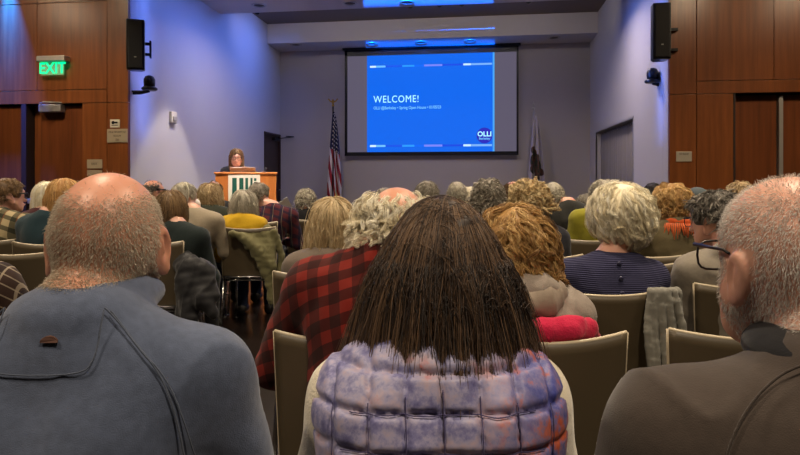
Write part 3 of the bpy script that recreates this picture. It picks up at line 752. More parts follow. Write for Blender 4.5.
# ------------------------------------------------------------------ signs and small fittings
def plate(u0, v0, u1, v1, Y, name, label, cat, mat, th=.008, lines=(), texts=(), parts=True):
    x0, x1 = uX(u0, Y), uX(u1, Y); z1 = vZ(v0, (x0+x1)/2, Y); z0 = vZ(v1, (x0+x1)/2, Y)
    r = empty(name, ((x0+x1)/2, Y-th/2-.001, (z0+z1)/2)); tag(r, label, cat); w, h = (x1-x0), (z1-z0)
    m = MB().box(-w/2, w/2, -th/2, th/2, -h/2, h/2); m.build('plate', mat, r, bevel=.001)
    for s_, fx, fz, txt in texts: text_mesh('lettering', txt, s_*h, M['sign_text'], r, (fx*w, -th/2-.0012, fz*h), align='CENTER')
    return r, w, h
plate(107.5, 129, 128, 142.5, YL, 'wall_placard', 'tan room sign with small lettering on the wood pillar, below the white plate', 'sign', M['sign'], texts=[(.2, 0, .2, 'MULTIPURPOSE'), (.2, 0, -.08, 'ROOM'), (.2, 0, -.36, '220')])
r, w, h = plate(110.5, 119.5, 120, 127.5, YL, 'wall_switch_plate', 'small white wall plate with a dark printed symbol, above the tan pillar sign', 'switch plate', M['white_plastic'])
m = MB(); m.lathe([(.02, -.006), (.014, -.006)], 16, 'y', (-.02, 0, .01)); m.box(-.0, .035, -.007, -.004, 0, .02); m.box(-.04, .04, -.007, -.004, -.025, -.018); m.build('symbol', M['black_plastic'], r)
plate(87.5, 159.5, 102.5, 168.5, YL, 'wall_placard', 'tan sign plate beside the left door, the upper of two', 'sign', M['sign'], texts=[(.35, 0, -.1, 'EXIT')])
plate(87.5, 170, 102.5, 176, YL, 'wall_placard', 'narrow tan sign plate beside the left door, the lower of two', 'sign', M['sign'])
plate(676, 151.5, 691.5, 161.5, YR, 'wall_placard', 'brushed metal sign plate on the right wood wall', 'sign', M['sign_grey'], texts=[(.3, 0, .15, 'STAGE')])
# thermostat on the alcove left wall
yt = uY(172, XL); r = empty('thermostat', (XL+.018, yt, vZ(117.5, XL, yt))); tag(r, 'small white thermostat on the blue-lit left alcove wall', 'thermostat')
MB().box(-.018, .018, -.07, .07, -.075, .075).build('housing', M['white_plastic'], r, bevel=.006)
MB().box(.018, .03, -.035, .055, -.045, .01).build('display', M['sign_grey'], r, bevel=.002)
# EXIT sign
x0, x1 = L(38.5), L(66); zt = vZ(57.5, L(52), YL)
r = empty('exit_sign', ((x0+x1)/2+.06, YL, zt)); tag(r, 'green lit EXIT sign in clear acrylic with steel canopy on the left wood wall', 'exit sign')
hw = (x1-x0)/2; zs = vZ(76, L(52), YL)-zt
MB().box(-hw, hw, -.11, 0, -.065, 0).build('canopy', M['steel'], r, bevel=.008)
tt = NT('clear_acrylic'); tt.base(rgb(200, 235, 215)); tt.p(Roughness=.15); tt.b.inputs['Alpha'].default_value = .28; tt.b.inputs['Emission Color'].default_value = rgb(60, 230, 130); tt.b.inputs['Emission Strength'].default_value = .35
MB().box(-hw+.03, hw-.04, -.066, -.056, zs, -.065).build('acrylic_panel', tt.m, r)
eg = emit('exit_green', (.0, .85, .28, 1), 1.9)
text_mesh('lettering', 'EXIT', .185, eg, r, (-.005, -.069, zs+.02), bold=.003, align='CENTER', sx=.92)

# downlights in the ceiling
dl_em = emit('downlight_glow', (1, .8, .55, 1), .6)
def downlight(x, y, z, label):
    r = empty('downlight', (x, y, z)); tag(r, label, 'ceiling light', 'recessed downlights')
    m = MB(); n = 24; vs = []; fs = []
    for k in range(n):
        t = 2*math.pi*k/n
        for rr, hh in ((.115, 0), (.115, -.012), (.085, -.014), (.08, -.001)): vs.append((rr*math.cos(t), rr*math.sin(t), hh))
    for k in range(n):
        a, b = 4*k, 4*((k+1) % n)
        for j in range(3): fs.append((a+j, a+j+1, b+j+1, b+j))
    m.addv(vs, fs); m.build('trim_ring', M['steel'], r, True)
    MB().lathe([(.082, -.002), (.05, -.006), (.01, -.007)], 24).build('lens', M['sign_text'], r, True)
    return r
for i, (u, v) in enumerate(((296, 44.5), (372, 43.5), (421, 42), (470, 40.5), (554, 37.5))):
    zd = (CZ-HC)*F/(V0-v); w_ = W(u, v, zd); yy = min(max(w_[1], 11.0), 11.45)
    downlight(uX(u, yy), yy, CZ, ['downlight nearest the left end of the low soffit', 'downlight in the soffit above the screen, left end', 'downlight in the soffit above the screen, left of centre', 'downlight in the soffit above the screen, right of centre', 'downlight nearest the right end of the low soffit'][i])
for i, (u, v) in enumerate(((259, 5), (350, 3), (407, 2))):
    zd = (CZ-HC)*F/(V0-v); w_ = W(u, v, zd); downlight(w_[0], min(w_[1], YC-.15), CZ, ['left downlight at the front edge of the main ceiling', 'middle downlight at the front edge of the main ceiling', 'right downlight at the front edge of the main ceiling'][i])
for i, u in enumerate((259, 411, 440, 462, 528)):      # small track heads in the recessed slot
    x = uX(u, 9.6); r = empty('spotlight', (x, 9.6, 4.25)); tag(r, 'small black spotlight in the ceiling slot, %s from the left' % ['first', 'second', 'third', 'fourth', 'fifth'][i], 'spotlight', 'spotlights in the ceiling slot')
    MB().lathe([(.03, -.0), (.03, -.02), (.012, -.02), (.012, -.08)], 12).build('mount', M['black_metal'], r)
    MB().tube([(0, .03, -.08), (0, -.03, -.13), (0, -.09, -.16)], [.03, .04, .045], 12).build('lamp_head', M['black_metal'], r)

# ------------------------------------------------------------------ projection screen
sx0, sx1 = uX(344.8, YB-.12), uX(518.5, YB-.12); sz1 = vZ(47, uX(432, YB), YB-.12); sz0 = vZ(154, uX(432, YB), YB-.12)
scx = (sx0+sx1)/2; SW = sx1-sx0; SH = sz1-sz0
scr = empty('projection_screen', (scx, YB-.12, sz0)); tag(scr, 'wide projection screen with a black border showing a blue WELCOME slide', 'projection screen')
MB().box(-SW/2-.04, SW/2+.04, -.04, .1, SH-.02, CZ-sz0-.005).build('roller_case', M['black_plastic'], scr)
m = MB(); b = .055
m.box(-SW/2, -SW/2+b, -.004, .004, 0, SH); m.box(SW/2-b*.7, SW/2, -.004, .004, 0, SH); m.box(-SW/2, SW/2, -.004, .004, SH-.14, SH-.02); m.box(-SW/2, SW/2, -.004, .004, .0, .045)
m.build('border', M['black_plastic'], scr)
MB().box(-SW/2, SW/2, -.012, .012, -.03, .01).build('bottom_bar', M['black_metal'], scr)
MB().box(-SW/2+.02, SW/2-.02, .003, .006, .02, SH-.03).build('screen_cloth', emit('screen_margin', rgb(92, 86, 104), 1.0), scr)  # bare margin glows; the light on the cloth is put into its colour
px0, px1 = uX(367, YB-.12)-scx, uX(494.5, YB-.12)-scx; PW = px1-px0; pz0, pz1 = .035, SH-.13; PH = pz1-pz0
MB().box(px0, px1, .0005, .0035, pz0, pz1).build('slide_image', emit('slide_blue', rgb(2, 104, 240), 1.0), scr)
MB().box(px1-.035, px1, -.001, .0005, pz0, pz1).build('slide_edge', emit('slide_edge', rgb(70, 160, 235), 1.1), scr)
tx_w = emit('slide_text', rgb(170, 240, 255), 1.3); tx_s = emit('slide_small_text', rgb(120, 200, 250), 1.1)
fx = lambda u: uX(u, YB-.12)-scx
fz = lambda v, u=430: vZ(v, uX(u, YB-.12), YB-.12)-sz0
z_ = fz(102.8, 374); wl = text_mesh('heading', 'WELCOME!', .2, tx_w, scr, (fx(373.5), -.002, z_), bold=0); bw = max(v.co.x for v in wl.data.vertices); wl.scale = ((fx(418.5)-fx(373.5))/bw, 1, 1)
z_ = fz(109.5, 374); wl = text_mesh('subtitle', 'OLLI @Berkeley \u2022 Spring Open House \u2022 01/05/23', .085, tx_s, scr, (fx(373.5), -.002, z_), bold=.001); bw = max(v.co.x for v in wl.data.vertices); wl.scale = ((fx(441)-fx(373.5))/bw, 1, 1)
cx, cz = fx(484.5), fz(135.5, 484)
MB().lathe([(.155, -.003), (.155, -.001)], 40, 'y', (cx, 0, cz)).build('logo_disc', emit('logo_blue', rgb(40, 40, 190), 1.0), scr)
text_mesh('logo_lettering', 'OLLI', .135, tx_w, scr, (cx, -.005, cz-.015), bold=.003, align='CENTER'); text_mesh('logo_lettering', 'Berkeley', .062, tx_s, scr, (cx, -.005, cz-.08), bold=.001, align='CENTER')
segs = [(0, .05, (210, 240, 255)), (.05, .13, (110, 190, 250)), (.13, .27, (20, 80, 225)), (.27, .37, (40, 150, 250)), (.37, .45, (0, 100, 240)), (.45, .6, (120, 130, 240)), (.6, .77, (20, 70, 220)), (.77, .83, (200, 235, 255)), (.83, 1., (120, 175, 240))]
for i, (a, b_, c_) in enumerate(segs):
    em = emit('stripe_%d' % i, rgb(*c_), 1.1); A = fx(370)+(fx(492)-fx(370))*a; B = fx(370)+(fx(492)-fx(370))*b_
    MB().box(A, B, -.0025, 0, fz(146.6), fz(144.6)).build('stripe', em, scr); MB().box(A, B, -.0025, 0, fz(66.2), fz(64.4)).build('stripe', em, scr)

# ------------------------------------------------------------------ loudspeakers and PTZ cameras
def speaker(name, label, u0, v0, u1, v1, z, rz, tilt):
    c = W((u0+u1)/2, (v0+v1)/2, z); h = (v1-v0)/F*z; r = empty(name, c, rz); r.rotation_euler = (tilt, 0, rz); tag(r, label, 'loudspeaker')
    w, dd = .19, .2
    m = MB(); vs = []; prof = [(-w/2, -dd/2), (w/2, -dd/2), (w/2, dd*.1), (w*.3, dd/2), (-w*.3, dd/2), (-w/2, dd*.1)]
    for zz in (-h/2, h/2): vs += [(x, y, zz) for x, y in prof]
    k = len(prof); fs = [tuple(range(k))[::-1], tuple(range(k, 2*k))]+[(i, (i+1) % k, k+(i+1) % k, k+i) for i in range(k)]
    m.addv(vs, fs).build('cabinet', M['black_plastic'], r, bevel=.012)
    MB().box(-w/2+.02, w/2-.02, -dd/2-.012, -dd/2, -h/2+.02, h/2-.02).build('grille', M['grille'], r, bevel=.008)
    MB().box(-.012, .012, -dd/2-.015, -dd/2-.011, -h*.25-.006, -h*.25+.006).build('badge', M['steel'], r)
    return r, h
sr, sh_ = speaker('loudspeaker', 'black column loudspeaker tilted down on the left alcove wall', 128, 21, 144, 70.5, 6.6, TH+.35, math.radians(3))
m = MB(); m.box(.08, .15, .02, .06, .02, .05); m.box(.08, .15, .02, .06, -.1, -.07); m.box(.14, .16, .0, .1, -.12, .07); m.box(-.02, .02, .09, .16, -.1, .05); m.build('bracket', M['black_metal'], sr)
sr, sh_ = speaker('loudspeaker', 'black column loudspeaker on the right alcove wall above the camera', 652.5, 5, 667.5, 60.5, 6.5, TH-.2, 0)
m = MB(); m.box(.1, .2, .05, .09, .03, .06); m.box(.1, .2, .05, .09, -.2, -.17); m.build('bracket', M['black_metal'], sr)
def ptz(label, u, v, z, side, wallx):
    c = W(u, v, z); r = empty('ptz_camera', c, TH); tag(r, label, 'camera')
    MB().lathe([(.075, 0), (.09, .01), (.09, .03), (.07, .045)], 20).build('base', M['black_plastic'], r, True)
    MB().lathe([(.062, .045), (.066, .09), (.066, .13), (.05, .165), (.02, .18)], 20).build('dome_head', M['black_plastic'], r, True)
    MB().lathe([(.032, -.075), (.036, -.05)], 16, 'y', (0, 0, .11)).build('camera_lens', M['grille'], r, True)
    m = MB(); m.tube([(0, 0, -.005), (side*.1, 0, -.03), (side*.2, .02, -.03), (side*.26, .05, -.03)], .018, 8); m.box(side*.26-.02, side*.26+.02, .0, .1, -.07, .02); m.box(side*.03, side*.2, -.03, .03, -.02, -.004)
    m.build('wall_arm', M['black_metal'], r)
ptz('black pan-tilt camera on a short arm below the left loudspeaker', 149.5, 90.5, 6.9, -1, XL)
ptz('black pan-tilt camera on a short arm below the right loudspeaker', 652.5, 83, 6.95, 1, XR)

# ------------------------------------------------------------------ flags
def drape(name, top, length, w_top, w_bot, mat, parent, nfold, seed, skew=0.0):
    """cloth hanging in folds from a sloping hoist; UV u across the fly, v down"""
    nu, nv = 60, 40; vs = []; uv = []
    for j in range(nv+1):
        tt_ = j/nv; w = w_top+(w_bot-w_top)*min(1, tt_*1.2)**.7; ext = .3
        for i in range(nu+1):
            s_ = i/nu; ph = s_*nfold*2*math.pi
            x = top[0]+(s_-.35)*w+skew*tt_+.012*math.sin(ph*1.3+seed); y = top[1]+(.035+.03*tt_)*math.sin(ph+seed)*min(1, tt_*4+.15); z = top[2]-length*tt_-(s_*.10)*length*(1-.3*tt_)
            vs.append((x, y, z)); uv.append((s_, 1-tt_))
    fs = [(j*(nu+1)+i, j*(nu+1)+i+1, (j+1)*(nu+1)+i+1, (j+1)*(nu+1)+i) for j in range(nv) for i in range(nu)]
    me = me_from(name, vs, fs); ul = me.uv_layers.new(name='UVMap')
    for l in me.loops: ul.data[l.index].uv = uv[l.vertex_index]
    o = link(name, me, mat, parent); s2 = o.modifiers.new('thickness', 'SOLIDIFY'); s2.thickness = .003
    return o
def flagpole(x, y, ztop, label, eagle):
    r = empty('flag', (x, y, 0)); tag(r, label, 'flag')
    MB().lathe([(.19, 0), (.19, .03), (.06, .06), (.03, .12)], 24).build('stand', M['black_metal'], r, True)
    MB().tube([(0, 0, .1), (0, 0, ztop-.1)], .014, 10).build('pole', M['wood_gap'] if eagle else M['steel'], r, True)
    m = MB(); m.lathe([(.012, ztop-.11), (.03, ztop-.09), (.012, ztop-.06)], 12)
    if eagle:
        m.tube([(0, 0, ztop-.06), (0, 0, ztop-.0), (0, -.02, ztop+.03)], [.02, .026, .012], 8)
        for q in (-1, 1): m.tube([(0, 0, ztop-.03), (q*.06, 0, ztop+.0), (q*.09, 0, ztop+.04), (q*.11, 0, ztop+.03)], [.016, .014, .012, .004], 6)
    else: m.tube([(0, 0, ztop-.06), (0, 0, ztop), (0, 0, ztop+.05)], [.012, .02, .002], 8)
    m.build('finial', M['steel'] if not eagle else M['gold'], r, True)
    return r
yf = 11.2; xf = uX(333, yf); zt = vZ(101, xf, yf)
fr = flagpole(xf, yf, zt, 'United States flag hanging on a pole left of the screen', True)
t = NT('us_flag'); t.p(Roughness=.8); uvn = t.n.new('ShaderNodeUVMap'); sp_ = t.n.new('ShaderNodeSeparateXYZ'); t.t.links.new(uvn.outputs[0], sp_.inputs[0]); u_, v_ = sp_.outputs[0], sp_.outputs[1]
st_ = t.math('LESS_THAN', t.math('FRACT', t.math('ADD', t.math('MULTIPLY', u_, 5.5), t.math('MULTIPLY', v_, 3.2))), .52)
red = rgb(150, 30, 40); wh = rgb(214, 206, 206); blue = rgb(24, 30, 66)
su = t.math('SUBTRACT', t.math('FRACT', t.math('MULTIPLY', u_, 5)), .5); sv = t.math('SUBTRACT', t.math('FRACT', t.math('MULTIPLY', v_, 20)), .5)
star = t.math('LESS_THAN', t.math('ADD', t.math('MULTIPLY', su, su), t.math('MULTIPLY', sv, sv)), .045)
canton = t.math('GREATER_THAN', v_, .56)
t.base(t.mix(canton, t.mix(st_, wh, red), t.mix(star, blue, wh)))
drape('flag_cloth', (.02, 0, zt-.17), 1.7, .06, .30, t.m, fr, 3.0, .4, -.05)
m = MB(); 
for q in (0, 1): m.tube([(.05+q*.03, -.06, 1.0), (.08+q*.03, -.07, .86), (.09+q*.03, -.07, .72)], [.006, .006, .018], 8)
m.build('tassel', M['gold'], fr, True)
xf = uX(533.5, yf); zt = vZ(104, xf, yf)
fr = flagpole(xf, yf, zt, 'white state flag with a brown bear furled on a pole right of the screen', False)
t = NT('bear_flag'); t.p(Roughness=.8); uvn = t.n.new('ShaderNodeUVMap'); sp_ = t.n.new('ShaderNodeSeparateXYZ'); t.t.links.new(uvn.outputs[0], sp_.inputs[0]); u_, v_ = sp_.outputs[0], sp_.outputs[1]
def blob(cu_, cv_, ru, rv):
    a = t.math('DIVIDE', t.math('SUBTRACT', u_, cu_), ru); b2 = t.math('DIVIDE', t.math('SUBTRACT', v_, cv_), rv)
    return t.math('LESS_THAN', t.math('ADD', t.math('MULTIPLY', a, a), t.math('MULTIPLY', b2, b2)), 1.0)
bear = blob(.5, .46, .36, .11)
for a in ((.35, .58, .2, .05), (.75, .39, .22, .05), (.3, .37, .14, .05), (.6, .33, .12, .05)): bear = t.math('MAXIMUM', bear, blob(*a))
bc = t.mix(t.math('GREATER_THAN', t.noise(uvn.outputs[0], 14, 2), .5), rgb(84, 56, 46), rgb(40, 46, 36))
c_ = t.mix(bear, rgb(176, 170, 180), bc); c_ = t.mix(t.math('LESS_THAN', v_, .24), c_, rgb(150, 34, 40)); t.base(c_)
drape('flag_cloth', (.03, 0, zt-.12), 1.72, .05, .34, t.m, fr, 2.5, 1.4, -.04)
m = MB(); m.tube([(.0, -.01, zt-.12), (.05, -.02, zt-.3), (.02, -.02, zt-.5), (.04, -.02, zt-.7)], .005, 6); m.build('cord', M['steel'], fr, True)

# ------------------------------------------------------------------ lectern
c = W(245.5, 179, 7.4); LW = 59/F*7.4; lz = HC+7/F*7.4
lec = empty('lectern', (c[0]-.09, c[1]+.24, 0), TH+.26); tag(lec, 'orange-brown wooden lectern with a white sign of green bars on its front', 'lectern')
hw = LW/2
m = MB(); m.box(-hw, hw, -.25, -.22, 0, lz-.03); m.box(-hw, -hw+.03, -.22, .25, 0, lz-.03); m.box(hw-.03, hw, -.22, .25, 0, lz-.03); m.box(-hw+.03, hw-.03, -.2, .22, .6, .63); m.build('cabinet', M['wood_lectern'], lec, bevel=.004)
MB().box(-hw-.015, hw+.015, -.27, .27, lz-.03, lz).build('top', M['wood_lectern'], lec, bevel=.006)
g0 = -hw+12.2/59*LW; g1 = -hw+43/59*LW
zs1 = HC-(174-V0)*7.4/F-.0; zs0 = zs1-.56
MB().box(g0, g1, -.262, -.25, zs0, zs1).build('sign_panel', M['paper'], lec, bevel=.002)
green = plain('sign_green', rgb(10, 84, 72), .5)
K_ = LW/59
for a, b_, lo_ in ((232, 236.3, 0), (238.8, 242.8, 0), (244.6, 247.3, 0), (249.6, 251.6, 0)):
    m = MB(); m.box(-hw+(a-216)*K_, -hw+(b_-216)*K_, -.266, -.262, zs0+.06, zs1-.05); m.build('green_bar', green, lec)
for a, b_ in ((178.2, 181), (182, 183.8)):
    zz0 = HC-(b_-V0)*7.4/F; zz1 = HC-(a-V0)*7.4/F; m = MB(); m.box(-hw+(253-216)*K_, -hw+(255.4-216)*K_, -.266, -.262, zz0, zz1); m.build('green_bar', green, lec)
m = MB(); m.box(-hw+(253-216)*K_, -hw+(255.4-216)*K_, -.266, -.262, zs0+.06, HC-(185.5-V0)*7.4/F); m.build('green_bar', green, lec)
c2 = W(243, 179, 7.55); lp = empty('laptop', (c2[0], c2[1], lz+.001), TH+.2); tag(lp, 'thin silver laptop lying open on the lectern top', 'laptop')
MB().box(-.16, .16, -.02, .2, 0, .012).build('keyboard_base', M['grey_plastic'], lp, bevel=.003)
m = MB(); vs = [(-.16, -.03, .004), (.16, -.03, .004), (.16, -.1, .06), (-.16, -.1, .06), (-.16, -.024, .008), (.16, -.024, .008), (.16, -.094, .064), (-.16, -.094, .064)]
m.addv(vs, [(0, 1, 2, 3), (7, 6, 5, 4), (0, 4, 5, 1), (1, 5, 6, 2), (2, 6, 7, 3), (3, 7, 4, 0)]).build('lid', M['grey_plastic'], lp)
c3 = W(265, 179, 7.55); mi = empty('microphone', (c3[0], c3[1], lz+.001)); tag(mi, 'small microphone standing at the right end of the lectern', 'microphone')
MB().lathe([(.03, 0), (.03, .01), (.006, .016), (.006, .03)], 12).build('base', M['black_metal'], mi, True); MB().tube([(0, 0, .03), (0, .02, .045), (0, .04, .05)], [.007, .012, .011], 8).build('microphone_head', M['grille'], mi, True)

# ------------------------------------------------------------------ chairs
def shell(fn, nu, nv, th):
    P_ = np.array([[fn(-1+2*i/nu, j/nv) for i in range(nu+1)] for j in range(nv+1)])
    du = np.gradient(P_, axis=1); dv = np.gradient(P_, axis=0); n_ = np.cross(du, dv); n_ /= np.linalg.norm(n_, axis=2, keepdims=True)
    A = P_-n_*th/2; B = P_+n_*th/2; m = MB(); k = nu+1; V = np.concatenate([A.reshape(-1, 3), B.reshape(-1, 3)]); o_ = k*(nv+1); fs = []
    for j in range(nv):
        for i in range(nu):
            a = j*k+i; fs += [(a, a+k, a+k+1, a+1), (o_+a, o_+a+1, o_+a+k+1, o_+a+k)]
    for i in range(nu): fs += [(i, i+1, o_+i+1, o_+i), (nv*k+i, o_+nv*k+i, o_+nv*k+i+1, nv*k+i+1)]
    for j in range(nv): fs += [(j*k, o_+j*k, o_+j*k+k, j*k+k), (j*k+nu, j*k+k+nu, o_+j*k+k+nu, o_+j*k+nu)]
    return m.addv(V, fs), P_
BW = .22
def backfn(s_, t_):
    w = BW*(.93+.07*t_); return (w*s_, -.19-.035*(t_-.4)-.02*(1-t_)**3*0+.042*s_*s_*(.5+.5*t_), .43+.39*t_+.018*s_*s_*t_)
def seatfn(s_, t_):
    return (.215*s_*(1-.1*t_), -.15+.42*t_, .432+.012*s_*s_-.02*max(0, t_-.8)*5*(t_-.8))
CH = empty('stacking_chair', (0, -20, 0)); CHAIRS = [0]
m, P_ = shell(backfn, 20, 14, .011); o = m.build('backrest', M['chair'], CH, True)
m = MB(); e = [backfn(-1+i/12, 1.0) for i in range(25)]; e = [(a, b, c+.0) for a, b, c in e]; m.tube(e, .0058, 6)
for q in (-1, 1): m.tube([backfn(q, t_/8) for t_ in range(9)], .0058, 6)
m.build('edge_rim', M['chair_edge'], o, True)
m, P_ = shell(seatfn, 16, 12, .012); m.build('seat', M['chair'], CH, True)
m = MB(); m.tube([(-.2, -.15, .41), (-.19, -.19, .44), (.19, -.19, .44), (.2, -.15, .41)], .011, 8); m.tube([(-.2, -.15, .41), (.2, -.15, .41)], .009, 8)
for q in (-1, 1): m.tube([(q*.2, -.15, .41), (q*.2, .22, .41)], .011, 8)
m.build('seat_frame', M['chrome'], CH, True)
for q in (-1, 1):
    for y0, y1 in ((-.15, -.2), (.22, .26)):
        m = MB(); m.tube([(q*.2, y0, .41), (q*.215, y1, .012)], .0105, 8); m.lathe([(.014, 0), (.014, .02)], 10, 'z', (q*.215, y1, 0)); m.build('leg', M['chrome'], CH, True)
def put_chair(loc, rz, label):
    r = CH if CHAIRS[0] == 0 else copy_tree(CH); CHAIRS[0] += 1
    r.location = (float(loc[0]), float(loc[1]), 0); r.rotation_euler = (0, 0, rz); tag(r, label, 'chair', 'taupe stacking chairs of the audience')
    return r

# ------------------------------------------------------------------ the audience
def topz(v, z, lift=.0): return HC-(v-V0)*z/F-lift
def st(mat, n, L, **k):
    d_ = dict(k); d_.update(mat=H[mat] if isinstance(mat, str) else mat, n=n, L=L); return d_
# --- nearest row
def fleece_disp(V, N):
    f = 1.6*snoise(V, 13, 3, (1, 1, .6)); r = 1-np.abs(snoise(V, 16, 12, (1.4, 1, .35)))
    arm = np.clip((np.abs(V[:, 0])-.13)/.05, 0, 1)
    z0 = .86-.55*(np.abs(V[:, 0])-.17)
    crease = np.exp(-((V[:, 2]-z0)/.02)**2)*arm*.004
    return .0035*f+.006*np.clip(r, 0, 1)**4*(.35+.65*arm)-crease
def sstep(a, b, x): t_ = np.clip((x-a)/(b-a), 0, 1); return t_*t_*(3-2*t_)
def condA(q, n):
    x, y, z = q.T; side = sstep(.0, .05, -y-.0)+(np.abs(x) > .06)*(y < .055); w = np.clip(side, 0, 1)
    w = w*(1-sstep(.028, .062, z+.25*np.clip(y, 0, 1)-.18*np.abs(x)))*(.35+.65*sstep(-.13, -.07, z)) + .012
    ear = (np.abs(x) > .0745) & (y > -.03) & (z < .01); w = np.where(ear, 0, w); return np.where((y > .05) & (z < .04), 0, w)+1e-9
def condC(q, n):
    x, y, z = q.T; w = 1-.75*sstep(.04, .085, z-.15*np.clip(-y, 0, 1)); w = w*(1-sstep(.03, .05, y-.5*np.clip(z-.02, 0, 1)))*(.25+.75*sstep(-.12, -.06, z))
    ear = (np.abs(x) > .0745) & (y > -.045) & (z < .01); w = np.where(ear, 0, w); return np.where((y > .04) & (z < -.0), 0, w)+1e-9
zt_ = topz(172, .86)
mA = dict(skin=SK['ruddy'], shirt=cloth('fleece_blue_grey', rgb(84, 94, 118), .95, .28, 700, .4, .3), trousers=CL['denim'])
rootA, PA, JA, TA, RA = person('bald older man in a blue-grey quarter-zip fleece, left foreground', .86, 109,
    dict(top=zt_, drop=.275, sw=.158, bulk=1.0, hs=.925, nbz=.086, el=.085, yaw=math.radians(15), pitch=math.radians(-2), nk=.98, ear=1.12, flap=34, arms=('lap', 'lap'), hy=.045, lean=-.02),
    mA, [st('stubble', 26000, .007, stub=True, r=.00028, cond=condA)], near=2, key='A', collar='stand', ginf=.013, shirt_fn=fleece_disp,
    chair_label='taupe chair under the bald man in the blue-grey fleece')
# seams, yoke and a small patch of the fleece follow its surface
def surf_y(root_me, x, z, side=-1, rad=.012):
    # y of the back surface of a garment mesh near (x,z)
    n_ = len(root_me.vertices); co = np.empty(n_*3, np.float32); root_me.vertices.foreach_get('co', co); co = co.reshape(-1, 3)
    d_ = (co[:, 0]-x)**2+(co[:, 2]-z)**2; m_ = d_ < rad**2
    return float(co[m_, 1].min()) if m_.any() else -.15
def smooth_pts(p):
    for _ in range(2):
        q = [p[0]]
        for a, b in zip(p[:-1], p[1:]): q += [(a[0]*.75+b[0]*.25, a[1]*.75+b[1]*.25), (a[0]*.25+b[0]*.75, a[1]*.25+b[1]*.75)]
        p = q+[p[-1]]
    return p
def seam(me, pts, r, name, mat, parent, n=14, rad=.012):
    P_ = []; pts = smooth_pts(pts)
    for i in range(len(pts)-1):
        for k in range(n):
            t_ = k/n; x = pts[i][0]*(1-t_)+pts[i+1][0]*t_; z = pts[i][1]*(1-t_)+pts[i+1][1]*t_; P_.append((x, z))
    P_.append(pts[-1]); Y_ = np.array([surf_y(me, x, z, -1, rad) for x, z in P_]); kk = 2 if rad < .01 else 9; Y_ = np.convolve(np.pad(Y_, kk, 'edge'), np.ones(2*kk+1)/(2*kk+1), 'valid')
    m = MB(); m.tube([(x, y-.0004, z) for (x, z), y in zip(P_, Y_)], r, 6); return m.build(name, mat, parent, True)
shA = _cache[('A', 'shirt')]
sz = JA['sc'][2]
fs_ = M['seam']
M['fleece_seam'] = cloth('fleece_seam', rgb(84, 92, 110), .95)
for q in (1, -1):
    seam(shA, [(q*.062, 1.058), (q*.10, 1.02), (q*.138, .98), (q*.158, .93), (q*.168, .86)], .0011, 'seam', M['fleece_seam'], rootA, 5)
    seam(shA, [(q*.068, 1.054), (q*.106, 1.014), (q*.145, .974), (q*.166, .925), (q*.177, .86)], .0009, 'seam', M['fleece_seam'], rootA, 5)
seam(shA, [(-.06, 1.06), (-.062, 1.0), (-.05, .985), (.05, .985), (.064, 1.0), (.062, 1.056)], .0009, 'seam', M['fleece_seam'], rootA, 5)
lx, lz_ = .008, 1.022
pts_ = [(lx+.0105*math.cos(math.pi*k/8), lz_+.008*math.sin(math.pi*k/8)) for k in range(9)]
vs = [(x, surf_y(shA, x, z)-.0012, z) for x, z in pts_]; m = MB(); m.addv(vs+[(x, y+.002, z) for x, y, z in vs], [tuple(range(9))]+[(i, 9+i, 10+i, i+1) for i in range(8)])
m.build('logo_patch', plain('patch_brown', rgb(96, 66, 56), .8), rootA)

zt_ = topz(176, .70)
mC = dict(skin=SK['fair'], shirt=cloth('sweater_charcoal_brown', rgb(66, 57, 52), .95, .18, 700, .3, .25), trousers=CL['dark'])
rootC, PC, JC, TC, RC = person('older man with close-cropped white hair and black glasses in a charcoal-brown sweater, right foreground', .70, 793,
    dict(top=zt_, drop=.275, sw=.176, bulk=1.03, hs=.965, nbz=.082, el=.08, yaw=math.radians(2), pitch=math.radians(-2), nk=.98, ear=.92, flap=4, hx=-.0, hy=.06, sx=.0, lean=-.02, arms=('lap', 'lap')),
    mC, [st('white_short', 26000, .0075, stub=True, r=.00027, cond=condC)], near=2, key='C', collar='crew', ginf=.013, shirt_fn=fleece_disp, glasses=.0017, rz=0,
    chair_label='taupe chair under the white-haired man with glasses, right foreground')
shC = _cache[('C', 'shirt')]; sz = JC['sc'][2]; M['sweater_seam'] = cloth('sweater_seam', rgb(58, 50, 46), .95)
seam(shC, [(-.075, 1.045), (-.11, 1.028), (-.145, 1.0), (-.168, .97), (-.18, .93), (-.186, .88)], .0013, 'seam', M['sweater_seam'], rootC, 8, .010)
nb = JC['nb']; hb = PC['hc']+np.array([0, -.03, -.09]); nd = (hb-nb)/np.linalg.norm(hb-nb)
link('collar', garment_mesh('C', 'collar', [E(nb+nd*.004, (.094, .094, .028), .02), E(nb+nd*.024, (.080, .080, .024), .012)], .002, .006), cloth('collar_black', rgb(24, 24, 28)), rootC)
link('undershirt_collar', garment_mesh('C', 'ucollar', [E(nb+nd*.04, (.071, .071, .020), .01)], .002, .005), cloth('tee_grey', rgb(140, 132, 122)), rootC)

